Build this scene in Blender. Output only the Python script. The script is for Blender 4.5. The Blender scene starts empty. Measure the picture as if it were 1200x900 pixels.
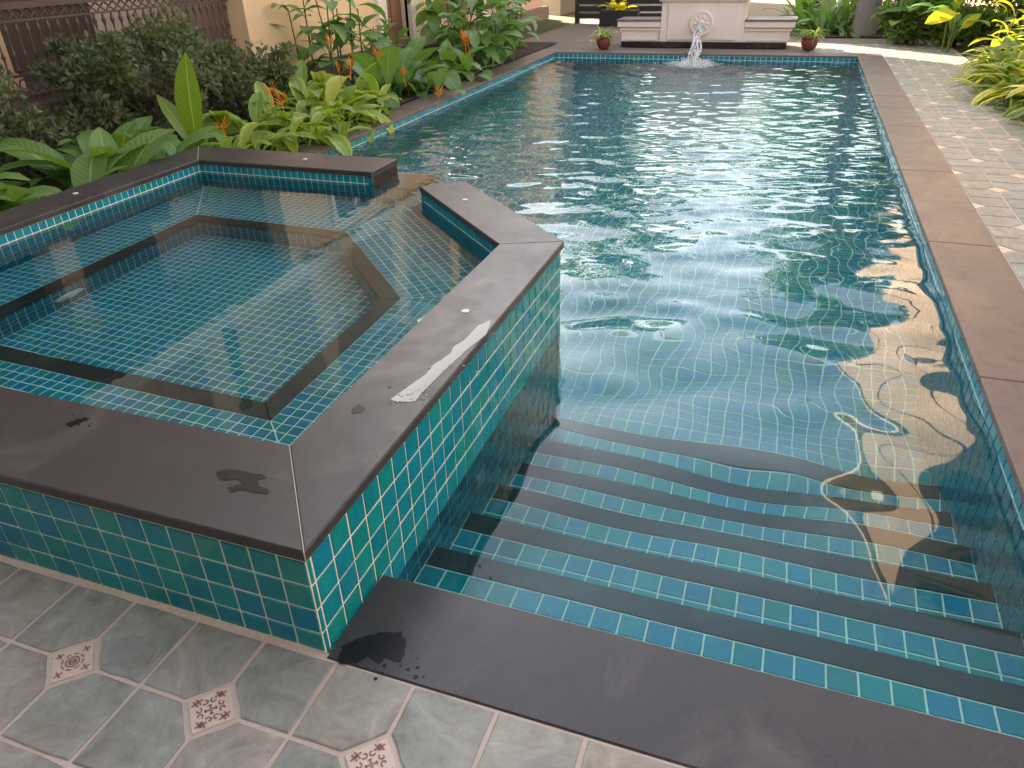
import bpy, bmesh, math, random
from mathutils import Vector, Matrix, Quaternion, noise
import numpy as np

random.seed(7)
S = bpy.context.scene
COL = S.collection
T = 0.08                       # pool tile pitch in metres; most measurements below are in tiles
rad = math.radians

# ------------------------------------------------------------------ camera, sky, sun, exposure
CR = ((0.9425, 0.3333, -0.0253), (0.1493, -0.4875, -0.8602), (-0.2991, 0.807, -0.5093))
CL = Vector((10.98717, -12.35416, 18.70428)) * T
FPX = 857.35                   # focal length in pixels of the 1200 px wide photograph
cam = bpy.data.cameras.new('camera')
camo = bpy.data.objects.new('camera', cam)
COL.objects.link(camo)
m3 = Matrix((CR[0], [-a for a in CR[1]], [-a for a in CR[2]])).transposed()
camo.matrix_world = Matrix.Translation(CL) @ m3.to_4x4()
cam.sensor_width = 36
cam.lens = FPX / 1200 * 36
cam.clip_start = 0.05
cam.clip_end = 800
S.camera = camo

SUN_EL = rad(22)
TO_SUN = Vector((-0.731, 0.682, 0)).normalized() * math.cos(SUN_EL) + Vector((0, 0, math.sin(SUN_EL)))
W = bpy.data.worlds.new('World')
S.world = W
W.use_nodes = True
wn = W.node_tree
wn.nodes.clear()
sky = wn.nodes.new('ShaderNodeTexSky')
sky.sky_type = 'NISHITA'
sky.sun_disc = False
sky.sun_elevation = SUN_EL
sky.sun_rotation = math.atan2(TO_SUN.x, TO_SUN.y)
sky.air_density = 1.0
sky.dust_density = 1.2
sky.ozone_density = 1.0
bw = wn.nodes.new('ShaderNodeRGBToBW')
haze = wn.nodes.new('ShaderNodeMix')          # hazy air: half way to grey at equal luminance
haze.data_type = 'RGBA'
haze.inputs[0].default_value = 0.55
bg = wn.nodes.new('ShaderNodeBackground')
bg.inputs['Strength'].default_value = 0.13
wo = wn.nodes.new('ShaderNodeOutputWorld')
wn.links.new(sky.outputs[0], bw.inputs[0])
wn.links.new(sky.outputs[0], haze.inputs[6])
wn.links.new(bw.outputs[0], haze.inputs[7])
warm = wn.nodes.new('ShaderNodeMix')
warm.data_type = 'RGBA'
warm.blend_type = 'MULTIPLY'
warm.inputs[0].default_value = 1
warm.inputs[7].default_value = (1.06, 1.0, .94, 1)
wn.links.new(haze.outputs[2], warm.inputs[6])
wn.links.new(warm.outputs[2], bg.inputs[0])
wn.links.new(bg.outputs[0], wo.inputs[0])

sl = bpy.data.lights.new('sun', 'SUN')
sl.energy = 5.0
sl.angle = rad(0.6)
sl.color = (1.0, 0.86, 0.66)
so = bpy.data.objects.new('sun', sl)
COL.objects.link(so)
so.rotation_euler = (-TO_SUN).to_track_quat('-Z', 'Y').to_euler()
so.location = (-10, 10, 12)

S.view_settings.view_transform = 'Standard'
S.view_settings.look = 'None'
S.view_settings.gamma = 1
S.view_settings.use_curve_mapping = False
S.view_settings.exposure = 2.78
cy = S.cycles
cy.use_denoising = True
cy.max_bounces = 12
cy.diffuse_bounces = 6
cy.glossy_bounces = 6
cy.transmission_bounces = 10
cy.transparent_max_bounces = 8
cy.caustics_reflective = True
cy.caustics_refractive = True
cy.sample_clamp_indirect = 6
cy.blur_glossy = 0.3

# ------------------------------------------------------------------ materials
MATS = {}

class NB:
    """tiny node-graph builder"""
    def __init__(s, name):
        s.m = bpy.data.materials.new(name)
        s.m.use_nodes = True
        s.t = s.m.node_tree
        s.t.nodes.clear()
        s.out = s.t.nodes.new('ShaderNodeOutputMaterial')
        MATS[name] = s.m
    def n(s, typ, **kw):
        nd = s.t.nodes.new(typ)
        for k, v in kw.items():
            if k.startswith('i_'):
                nd.inputs[k[2:].replace('_', ' ')].default_value = v
            else:
                setattr(nd, k, v)
        return nd
    def l(s, a, b):
        s.t.links.new(a, b)
    def coord(s, kind='Object'):
        return s.n('ShaderNodeTexCoord').outputs[kind]
    def wpos(s):
        return s.n('ShaderNodeNewGeometry').outputs['Position']
    def noise(s, vec, scale, detail=4, rough=0.55, dist=0.0):
        nd = s.n('ShaderNodeTexNoise')
        nd.inputs['Scale'].default_value = scale
        nd.inputs['Detail'].default_value = detail
        nd.inputs['Roughness'].default_value = rough
        nd.inputs['Distortion'].default_value = dist
        s.l(vec, nd.inputs['Vector'])
        return nd.outputs['Fac']
    def ramp(s, fac, stops):
        nd = s.n('ShaderNodeValToRGB')
        e = nd.color_ramp.elements
        while len(e) > 1:
            e.remove(e[-1])
        e[0].position, e[0].color = stops[0][0], (*stops[0][1], 1)
        for p, c in stops[1:]:
            k = e.new(p)
            k.color = (*c, 1)
        s.l(fac, nd.inputs['Fac'])
        return nd.outputs['Color']
    def math(s, op, a, b=None, clamp=False):
        nd = s.n('ShaderNodeMath', operation=op, use_clamp=clamp)
        for i, x in enumerate((a, b)):
            if x is None:
                continue
            if isinstance(x, (int, float)):
                nd.inputs[i].default_value = x
            else:
                s.l(x, nd.inputs[i])
        return nd.outputs[0]
    def mix(s, fac, a, b, mode='MIX'):
        nd = s.n('ShaderNodeMix', data_type='RGBA', blend_type=mode)
        for i, x in ((0, fac), (6, a), (7, b)):
            if isinstance(x, (int, float)):
                nd.inputs[i].default_value = x
            elif isinstance(x, tuple):
                nd.inputs[i].default_value = (*x, 1)
            else:
                s.l(x, nd.inputs[i])
        return nd.outputs[2]
    def bsdf(s, color, rough=0.5, spec=0.5, bump=None, bstr=0.2, bdist=0.01, **kw):
        p = s.n('ShaderNodeBsdfPrincipled')
        for key, x in (('Base Color', color), ('Roughness', rough), ('Specular IOR Level', spec)):
            if isinstance(x, tuple):
                p.inputs[key].default_value = (*x, 1)
            elif isinstance(x, (int, float)):
                p.inputs[key].default_value = x
            else:
                s.l(x, p.inputs[key])
        for k, v in kw.items():
            p.inputs[k.replace('_', ' ')].default_value = v
        if bump is not None:
            b = s.n('ShaderNodeBump')
            b.inputs['Strength'].default_value = bstr
            b.inputs['Distance'].default_value = bdist
            s.l(bump, b.inputs['Height'])
            s.l(b.outputs[0], p.inputs['Normal'])
        s.l(p.outputs[0], s.out.inputs['Surface'])
        return p

def mat_tile():
    b = NB('glazed_tile')
    g = b.n('ShaderNodeNewGeometry')
    oi = b.n('ShaderNodeObjectInfo')
    r = b.math('FRACT', b.math('ADD', b.math('MULTIPLY', g.outputs['Random Per Island'], 7.31), b.math('MULTIPLY', oi.outputs['Random'], 5.77)))
    base = b.ramp(r, [(0, (0.00244, 0.1953, 0.3391)), (.18, (0.00366, 0.2308, 0.3457)), (.36, (0.00244, 0.2035, 0.2859)), (.52, (0.00366, 0.2248, 0.2261)), (.68, (0.00488, 0.2663, 0.2793)),
                      (.84, (0.00366, 0.258, 0.3258)), (1, (0.00244, 0.1775, 0.3085))])
    nz = b.noise(g.outputs['Position'], 26, 3, .6, .6)
    col = b.mix(b.math('MULTIPLY', b.math('SUBTRACT', nz, .42, True), 1.3, True), base, (.012, .34, .35))
    n2 = b.noise(g.outputs['Position'], 60, 2)
    bp = b.noise(g.outputs['Position'], 38, 2, .4)
    b.bsdf(col, b.math('ADD', b.math('MULTIPLY', n2,   .12), .06), .35, bump=bp, bstr=.25, bdist=.004)

def mat_grout(name, c1, c2, c3):
    b = NB(name)
    p = b.wpos()
    n = b.noise(p, 5, 7, .72, .8)
    n2 = b.noise(p, 70, 3)
    c = b.mix(n2, b.ramp(n, [(.3, c1), (.52, c2), (.70, c3)]), tuple(x * .8 for x in c2))
    b.bsdf(c, .85, .25, bump=n2, bstr=.3, bdist=.002)

def mat_granite(name, c1, c2, r0=.34):
    b = NB(name)
    p = b.wpos()
    oi = b.n('ShaderNodeObjectInfo')
    big = b.noise(p, 3.2, 5, .6)
    fine = b.noise(p, 220, 3, .7)
    vor = b.n('ShaderNodeTexVoronoi')
    vor.inputs['Scale'].default_value = 420
    b.l(p, vor.inputs['Vector'])
    c = b.mix(big, c1, c2)
    c = b.mix(b.math('MULTIPLY', b.math('SUBTRACT', fine, .5, True), 1.2, True), c, tuple(min(1, x * 2.6) for x in c2))
    c = b.mix(b.math('MULTIPLY', oi.outputs['Random'], .35), c, tuple(x * .7 for x in c1))
    sp = b.noise(p, 900, 1, .5)
    c = b.mix(b.math('MULTIPLY', b.math('SUBTRACT', sp, .66, True), 6.0, True), c, (.30, .28, .27))
    dk = b.noise(p, 5.5, 7, .7, 2.2)
    c = b.mix(b.math('MULTIPLY', b.math('SUBTRACT', dk, .5, True), 2.4, True), c, tuple(x * .6 for x in c1))
    st = b.noise(p, 1.7, 6, .7, 1.5)
    c = b.mix(b.math('MULTIPLY', b.math('SUBTRACT', st, .53, True), 2.0, True), c, (.17, .15, .135))
    rr = b.math('ADD', b.math('MULTIPLY', b.noise(p, 4, 6, .7, 1.0), .42), r0 - .18)
    b.bsdf(c, rr, .45, bump=fine, bstr=.12, bdist=.002)

def mat_slate():
    b = NB('slate_paver')
    p = b.wpos()
    oi = b.n('ShaderNodeObjectInfo')
    off = b.n('ShaderNodeVectorMath', operation='SCALE')
    comb = b.n('ShaderNodeCombineXYZ')
    b.l(oi.outputs['Random'], comb.inputs[0])
    b.l(oi.outputs['Random'], comb.inputs[2])
    b.l(comb.outputs[0], off.inputs[0])
    off.inputs['Scale'].default_value = 37
    ad = b.n('ShaderNodeVectorMath', operation='ADD')
    b.l(p, ad.inputs[0])
    b.l(off.outputs[0], ad.inputs[1])
    v = ad.outputs[0]
    n1 = b.noise(v, 6, 9, .72, 1.6)
    n2 = b.noise(v, 30, 5, .7, .3)
    base = b.ramp(n1, [(.22, (0.144, 0.138, 0.126)), (.42, (0.246, 0.2376, 0.2184)), (.60, (0.348, 0.3312, 0.3048)), (.78, (0.528, 0.492, 0.444))])
    tint = b.mix(oi.outputs['Random'], (.84, .93, .92), (1.12, 1.02, .93))
    c = b.mix(1.0, base, tint, 'MULTIPLY')
    c = b.mix(b.math('MULTIPLY', b.math('SUBTRACT', n2, .5, True), 1.4, True), c, (.42, .39, .35))
    ru = b.noise(v, 5, 5, .7, 1.2)
    c = b.mix(b.math('MULTIPLY', b.math('SUBTRACT', ru, .55, True), 3.2, True), c, (.22, .14, .08))
    hs = b.noise(v, 16, 6, .65, .8)
    b.bsdf(c, b.math('ADD', b.math('MULTIPLY', n2, .3), .36), .4, bump=b.math('ADD', b.math('MULTIPLY', hs, .7), b.math('MULTIPLY', n2, .3)), bstr=.35, bdist=.006)

def mat_paint(name, c, rough=.7, var=.12, scale=4):
    b = NB(name)
    p = b.wpos()
    n = b.noise(p, scale, 6, .65)
    n2 = b.noise(p, 90, 3)
    col = b.mix(n, tuple(x * (1 - var) for x in c), tuple(min(1, x * (1 + var)) for x in c))
    b.bsdf(col, rough, .3, bump=n2, bstr=.12, bdist=.003)

def mat_simple(name, c, rough=.5, spec=.5, **kw):
    b = NB(name)
    p = b.wpos()
    n = b.noise(p, 14, 4)
    b.bsdf(b.mix(n, tuple(x * .85 for x in c), tuple(min(1, x * 1.12) for x in c)), rough, spec, **kw)

def mat_leaf(name, ca, cb, edge=None, vein=(.25, .35, .08), trans=.35, rough=.35):
    b = NB(name)
    uv = b.n('ShaderNodeUVMap').outputs[0]
    sep = b.n('ShaderNodeSeparateXYZ')
    b.l(uv, sep.inputs[0])
    oi = b.n('ShaderNodeObjectInfo')
    gi = b.n('ShaderNodeNewGeometry')
    r = b.math('FRACT', b.math('ADD', b.math('MULTIPLY', gi.outputs['Random Per Island'], 3.7), b.math('MULTIPLY', oi.outputs['Random'], 7.3)))
    au = b.math('MULTIPLY', b.math('ABSOLUTE', b.math('SUBTRACT', sep.outputs[0], .5)), 2.0)
    nz = b.noise(gi.outputs['Position'], 9, 3)
    c = b.mix(r, ca, cb)
    c = b.mix(b.math('MULTIPLY', nz, .5), c, tuple(x * .55 for x in ca))
    wv = b.math('SINE', b.math('MULTIPLY', b.math('SUBTRACT', sep.outputs[1], b.math('MULTIPLY', au, .16)), 110.0))
    c = b.mix(b.math('MULTIPLY', b.math('ADD', wv, 1.0), .07), c, vein)
    if edge:
        k = b.math('MULTIPLY', b.math('SUBTRACT', b.math('ADD', au, b.math('MULTIPLY', b.math('SUBTRACT', r, .45), .9)), .62, True), 4.0, True)
        c = b.mix(b.math('MULTIPLY', k, .7), c, edge)
        c = b.mix(b.math('MULTIPLY', b.math('SUBTRACT', r, .62, True), 1.8, True), c, edge)
    rib = b.math('LESS_THAN', au, .055)
    c = b.mix(b.math('MULTIPLY', rib, .65), c, vein)
    tip = b.math('MULTIPLY', b.math('SUBTRACT', b.math('ADD', sep.outputs[1], b.math('MULTIPLY', r, .2)), 1.05, True), 5.0, True)
    c = b.mix(tip, c, (.20, .13, .04))
    p = b.n('ShaderNodeBsdfPrincipled')
    b.l(c, p.inputs['Base Color'])
    p.inputs['Roughness'].default_value = rough
    p.inputs['Specular IOR Level'].default_value = .4
    bm_ = b.n('ShaderNodeBump')
    bm_.inputs['Strength'].default_value = .25
    bm_.inputs['Distance'].default_value = .003
    b.l(wv, bm_.inputs['Height'])
    b.l(bm_.outputs[0], p.inputs['Normal'])
    tr = b.n('ShaderNodeBsdfTranslucent')
    b.l(b.mix(1.0, c, (1.5, 1.7, .6), 'MULTIPLY'), tr.inputs['Color'])
    mx = b.n('ShaderNodeMixShader')
    mx.inputs[0].default_value = trans
    b.l(p.outputs[0], mx.inputs[1])
    b.l(tr.outputs[0], mx.inputs[2])
    b.l(mx.outputs[0], b.out.inputs['Surface'])

def mat_water(name, tint, scale=None, strength=0.0):
    b = NB(name)
    rf = b.n('ShaderNodeBsdfRefraction')
    rf.inputs['Color'].default_value = (*tint, 1)
    rf.inputs['Roughness'].default_value = 0
    rf.inputs['IOR'].default_value = 1.333
    gl = b.n('ShaderNodeBsdfGlossy')
    gl.inputs['Color'].default_value = (1, 1, 1, 1)
    gl.inputs['Roughness'].default_value = 0
    fr = b.n('ShaderNodeFresnel')
    fr.inputs['IOR'].default_value = 1.333
    if scale:
        p = b.wpos()
        mp = b.n('ShaderNodeMapping')
        mp.inputs['Scale'].default_value = (1, 1.5, 1)
        b.l(p, mp.inputs['Vector'])
        h = b.noise(mp.outputs[0], scale, 2, .5, .3)
        bp = b.n('ShaderNodeBump')
        bp.inputs['Strength'].default_value = 1
        bp.inputs['Distance'].default_value = strength
        b.l(h, bp.inputs['Height'])
        for nd in (rf, gl, fr):
            b.l(bp.outputs[0], nd.inputs['Normal'])
    mx = b.n('ShaderNodeMixShader')
    b.l(fr.outputs[0], mx.inputs[0])
    b.l(rf.outputs[0], mx.inputs[1])
    b.l(gl.outputs[0], mx.inputs[2])
    b.l(mx.outputs[0], b.out.inputs['Surface'])

mat_tile()
mat_grout('pale_grout', (0.77, 0.825, 0.759), (0.858, 0.869, 0.77), (0.748, 0.638, 0.462))
mat_grout('deck_grout', (0.5376, 0.4312, 0.3696), (0.6272, 0.5152, 0.448), (0.4256, 0.2688, 0.1568))
mat_granite('dark_granite', (0.03584, 0.03192, 0.03416), (0.05488, 0.04928, 0.05152))
mat_granite('brown_granite', (0.1313, 0.0925, 0.08), (0.1875, 0.135, 0.1175), .42)
mat_granite('black_granite', (.013, .0115, .012), (.021, .0185, .019), .30)
mat_slate()
mat_simple('cream_ceramic', (.60, .48, .40), .35)
mat_simple('brown_motif', (.30, .14, .10), .5)
mat_paint('ochre_plaster', (0.736, 0.5175, 0.299), .8)
mat_paint('tan_plaster', (0.55, 0.363, 0.22), .8)
mat_paint('cream_trim', (0.726, 0.638, 0.517), .6)
mat_paint('fountain_paint', (0.858, 0.737, 0.66), .6, .06)
mat_paint('grey_plaster', (.15, .142, .13), .8)
mat_paint('brown_wall', (.36, .24, .15), .85)
mat_paint('pink_wall', (.50, .36, .28), .8)
mat_paint('soffit_paint', (.55, .50, .44), .8)
mat_simple('door_wood', (.22, .105, .07), .45)
mat_simple('dark_wood', (.060, .038, .030), .5)
mat_simple('railing_iron', (.085, .055, .045), .45, .5)
mat_simple('dark_metal', (.025, .024, .026), .4)
mat_simple('window_glass', (.02, .03, .035), .05, .8)
mat_simple('white_plastic', (.72, .72, .70), .4)
mat_simple('maroon_pot', (.20, .045, .035), .45)
mat_simple('bark', (.10, .075, .055), .9, .2)
mat_simple('grey_bark', (.21, .18, .155), .9, .2)
mat_paint('bed_soil', (.055, .042, .03), .95, .4, 12)
mat_paint('lawn_ground', (.07, .075, .035), .95, .4, 3)
mat_paint('driveway_paver', (.19, .165, .14), .85, .15, 14)
mat_simple('roof_tile', (.30, .12, .07), .8)
mat_simple('orange_bract', (.75, .20, .01), .45)
mat_leaf('broad_leaf', (0.1472, 0.2727, 0.0621), (0.2403, 0.3767, 0.1148), vein=(0.4185, 0.5441, 0.2093), trans=.3)
mat_leaf('bright_leaf', (0.17, 0.27, 0.025), (0.22, 0.32, 0.04), vein=(0.434, 0.558, 0.124), trans=.4)
mat_leaf('heliconia_leaf', (0.1911, 0.3224, 0.0598), (0.3224, 0.4433, 0.0806), edge=(0.52, 0.546, 0.104), vein=(0.52, 0.598, 0.1612), trans=.35)
mat_leaf('lily_leaf', (0.1334, 0.2323, 0.04485), (0.2495, 0.3392, 0.0621), edge=(0.8912, 0.7486, 0.1426), vein=(0.2139, 0.3209, 0.0713), trans=.35)
mat_leaf('ginger_leaf', (0.119, 0.2492, 0.07), (0.217, 0.3584, 0.119), vein=(0.2828, 0.434, 0.1526), trans=.3)
mat_leaf('yellow_leaf', (0.682, 0.550, 0.022), (0.748, 0.594, 0.033), vein=(0.770, 0.682, 0.165), trans=.5)
mat_leaf('shrub_leaf', (0.1013, 0.1313, 0.0625), (0.2225, 0.2425, 0.1162), vein=(0.1363, 0.1738, 0.0775), trans=.2, rough=.45)
mat_leaf('tree_leaf', (0.09, 0.156, 0.03), (0.192, 0.264, 0.054), vein=(0.1668, 0.2232, 0.0744), trans=.3, rough=.5)
mat_leaf('spider_leaf', (0.186, 0.310, 0.062), (0.279, 0.403, 0.093), edge=(0.850, 0.775, 0.341), vein=(0.310, 0.465, 0.124), trans=.35)
mat_water('pool_water', (.70, .985, 1.0))
mat_water('spa_water', (.76, .985, 1.0), 4, .0012)
def mat_foam():
    b = NB('white_foam')
    p = b.n('ShaderNodeBsdfPrincipled')
    p.inputs['Base Color'].default_value = (.86, .87, .87, 1)
    p.inputs['Roughness'].default_value = .25
    g = b.n('ShaderNodeBsdfGlass')
    g.inputs['IOR'].default_value = 1.333
    g.inputs['Roughness'].default_value = .05
    mx = b.n('ShaderNodeMixShader')
    n = b.noise(b.wpos(), 28, 4, .7)
    b.l(b.math('MULTIPLY', b.math('SUBTRACT', n, .35, True), 3.2, True), mx.inputs[0])
    b.l(g.outputs[0], mx.inputs[1])
    b.l(p.outputs[0], mx.inputs[2])
    b.l(mx.outputs[0], b.out.inputs['Surface'])
mat_foam()
def mat_wet():
    b = NB('wet_film')
    n = b.noise(b.wpos(), 12, 3)
    b.bsdf(b.mix(n, (.010, .009, .009), (.016, .014, .014)), .03, .5)
mat_wet()
def mat_damp():
    b = NB('damp_stone')
    n = b.noise(b.wpos(), 30, 4)
    b.bsdf(b.mix(n, (.005, .0045, .005), (.012, .011, .012)), b.math('ADD', b.math('MULTIPLY', n, .25), .22), .3)
mat_damp()

# ------------------------------------------------------------------ object helpers
def link(o, parent=None):
    COL.objects.link(o)
    if parent is not None:
        o.parent = parent
    return o

def tag(o, label, cat, group=None):
    o['label'] = label
    o['category'] = cat
    if group:
        o['group'] = group
    return o

def kind(o, k='structure'):
    o['kind'] = k
    return o

def thing(name, label, cat, loc=(0, 0, 0), rz=0, group=None):
    o = bpy.data.objects.new(name, None)
    o.empty_display_size = .1
    o.location = loc
    o.rotation_euler = (0, 0, rz)
    link(o)
    return tag(o, label, cat, group)

class MB:
    """collects polygons in world (or thing-local) space, builds one mesh object"""
    def __init__(s):
        s.v, s.f, s.uv = [], [], []
    def poly(s, pts, uvs=None):
        i = len(s.v)
        s.v += [tuple(p) for p in pts]
        s.f.append(tuple(range(i, i + len(pts))))
        s.uv += list(uvs) if uvs else [(0, 0)] * len(pts)
    def mesh(s, vs, fs):
        i = len(s.v)
        s.v += [tuple(p) for p in vs]
        for f in fs:
            s.f.append(tuple(i + k for k in f))
            s.uv += [(0, 0)] * len(f)
    def box(s, x0, x1, y0, y1, z0, z1, M=None):
        vs = [Vector((x, y, z)) for z in (z0, z1) for y in (y0, y1) for x in (x0, x1)]
        if M:
            vs = [M @ v for v in vs]
        s.mesh(vs, [(0, 2, 3, 1), (4, 5, 7, 6), (0, 1, 5, 4), (2, 6, 7, 3), (0, 4, 6, 2), (1, 3, 7, 5)])
        return s
    def bevbox(s, x0, x1, y0, y1, z0, z1, b):
        """box with a chamfer along its top edges"""
        s.prism([(x0, y0), (x1, y0), (x1, y1), (x0, y1)], z0, z1, b)
        return s
    def prism(s, pts, z0, z1, bev=0):
        n = len(pts)
        a = area2(pts)
        if a < 0:
            pts = pts[::-1]
        lo = [(x, y, z0) for x, y in pts]
        if bev:
            ins = inset(pts, bev)
            mid = [(x, y, z1 - bev) for x, y in pts]
            hi = [(x, y, z1) for x, y in ins]
            vs = lo + mid + hi
            fs = [tuple(range(n - 1, -1, -1)), tuple(range(2 * n, 3 * n))]
            for k in range(n):
                j = (k + 1) % n
                fs += [(k, j, n + j, n + k), (n + k, n + j, 2 * n + j, 2 * n + k)]
        else:
            hi = [(x, y, z1) for x, y in pts]
            vs = lo + hi
            fs = [tuple(range(n - 1, -1, -1)), tuple(range(n, 2 * n))]
            for k in range(n):
                j = (k + 1) % n
                fs.append((k, j, n + j, n + k))
        s.mesh(vs, fs)
        return s
    def lathe(s, prof, c=(0, 0, 0), seg=16, M=None):
        vs, fs = [], []
        for r, z in prof:
            for k in range(seg):
                a = 2 * math.pi * k / seg
                p = Vector((c[0] + r * math.cos(a), c[1] + r * math.sin(a), c[2] + z))
                vs.append(M @ p if M else p)
        m = len(prof)
        for i in range(m - 1):
            for k in range(seg):
                j = (k + 1) % seg
                fs.append((i * seg + k, i * seg + j, (i + 1) * seg + j, (i + 1) * seg + k))
        fs.append(tuple(range(seg - 1, -1, -1)))
        fs.append(tuple((m - 1) * seg + k for k in range(seg)))
        s.mesh(vs, fs)
        return s
    def tube(s, pts, radii, seg=8):
        pts = [Vector(p) for p in pts]
        vs, fs = [], []
        up = Vector((0, 0, 1))
        for i, p in enumerate(pts):
            d = (pts[min(i + 1, len(pts) - 1)] - pts[max(i - 1, 0)]).normalized()
            a = d.cross(up if abs(d.z) < .95 else Vector((1, 0, 0))).normalized()
            b = d.cross(a)
            r = radii[i] if isinstance(radii, (list, tuple)) else radii
            for k in range(seg):
                t = 2 * math.pi * k / seg
                vs.append(p + a * (r * math.cos(t)) + b * (r * math.sin(t)))
        for i in range(len(pts) - 1):
            for k in range(seg):
                j = (k + 1) % seg
                fs.append((i * seg + k, i * seg + j, (i + 1) * seg + j, (i + 1) * seg + k))
        fs.append(tuple(range(seg)))
        fs.append(tuple((len(pts) - 1) * seg + k for k in range(seg - 1, -1, -1)))
        s.mesh(vs, fs)
        return s
    def data(s, name, mat, smooth=False):
        me = bpy.data.meshes.new(name)
        me.from_pydata(s.v, [], s.f)
        if any(u != (0, 0) for u in s.uv[:40]):
            l = me.uv_layers.new(name='UVMap')
            l.data.foreach_set('uv', [c for u in s.uv for c in u])
        if smooth:
            me.polygons.foreach_set('use_smooth', [True] * len(me.polygons))
        me.materials.append(MATS[mat])
        me.update()
        return me
    def build(s, name, mat, parent=None, smooth=False):
        o = bpy.data.objects.new(name, s.data(name, mat, smooth))
        return link(o, parent)

def area2(p):
    return .5 * sum(p[i][0] * p[(i + 1) % len(p)][1] - p[(i + 1) % len(p)][0] * p[i][1] for i in range(len(p)))

def inset(pts, d):
    """offset a convex counter-clockwise polygon inwards by d"""
    out, n = [], len(pts)
    for i in range(n):
        p0, p1, p2 = Vector(pts[i - 1]), Vector(pts[i]), Vector(pts[(i + 1) % n])
        e1, e2 = (p1 - p0), (p2 - p1)
        if e1.length < 1e-9 or e2.length < 1e-9:
            out.append(tuple(p1))
            continue
        e1.normalize()
        e2.normalize()
        n1, n2 = Vector((-e1.y, e1.x)), Vector((-e2.y, e2.x))
        k = 1 + n1.dot(n2)
        q = p1 + (n1 + n2) * (d / max(k, .2))
        out.append((q.x, q.y))
    return out

def clip(poly, cl):
    """Sutherland-Hodgman: clip poly by a convex counter-clockwise polygon"""
    out = poly
    for i in range(len(cl)):
        a, b = cl[i], cl[(i + 1) % len(cl)]
        ex, ey = b[0] - a[0], b[1] - a[1]
        side = lambda p: ex * (p[1] - a[1]) - ey * (p[0] - a[0])
        src, out = out, []
        for k in range(len(src)):
            p, q = src[k - 1], src[k]
            sp, sq = side(p), side(q)
            if sp >= 0 and sq >= 0:
                out.append(q)
            elif sp >= 0 > sq or sp < 0 <= sq:
                t = sp / (sp - sq)
                x = (p[0] + t * (q[0] - p[0]), p[1] + t * (q[1] - p[1]))
                out.append(x)
                if sq >= 0:
                    out.append(q)
        if len(out) < 3:
            return []
    return out

def project(p):
    d = Vector(p) - CL
    z = d.dot(Vector(CR[2]))
    if z < .05:
        return None
    return (600 + FPX * d.dot(Vector(CR[0])) / z, 450 + FPX * d.dot(Vector(CR[1])) / z, z)

def unproject(px, py, axis, val):
    """point on the plane axis = val that the photo's pixel looks at"""
    d = Vector(CR[0]) * ((px - 600) / FPX) + Vector(CR[1]) * ((py - 450) / FPX) + Vector(CR[2])
    t = (val - CL[axis]) / d[axis]
    return CL + d * t

# ------------------------------------------------------------------ tiles
SPA_OUT = [(-38, 0), (0, 0), (0, 26.1), (-15.2, 41.3), (-38, 41.3)]
GAP = .075 * T
TH = .0028

def hidden_by_spa(c):
    d = Vector(c) - CL
    poly = [(x * T, y * T) for x, y in SPA_OUT]
    for k in range(12, 49):
        p = CL + d * (k / 50)
        if p.z < 4.3 * T and all((poly[(i + 1) % 5][0] - poly[i][0]) * (p.y - poly[i][1]) - (poly[(i + 1) % 5][1] - poly[i][1]) * (p.x - poly[i][0]) > .01 for i in range(5)):
            return True
    return False

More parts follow.
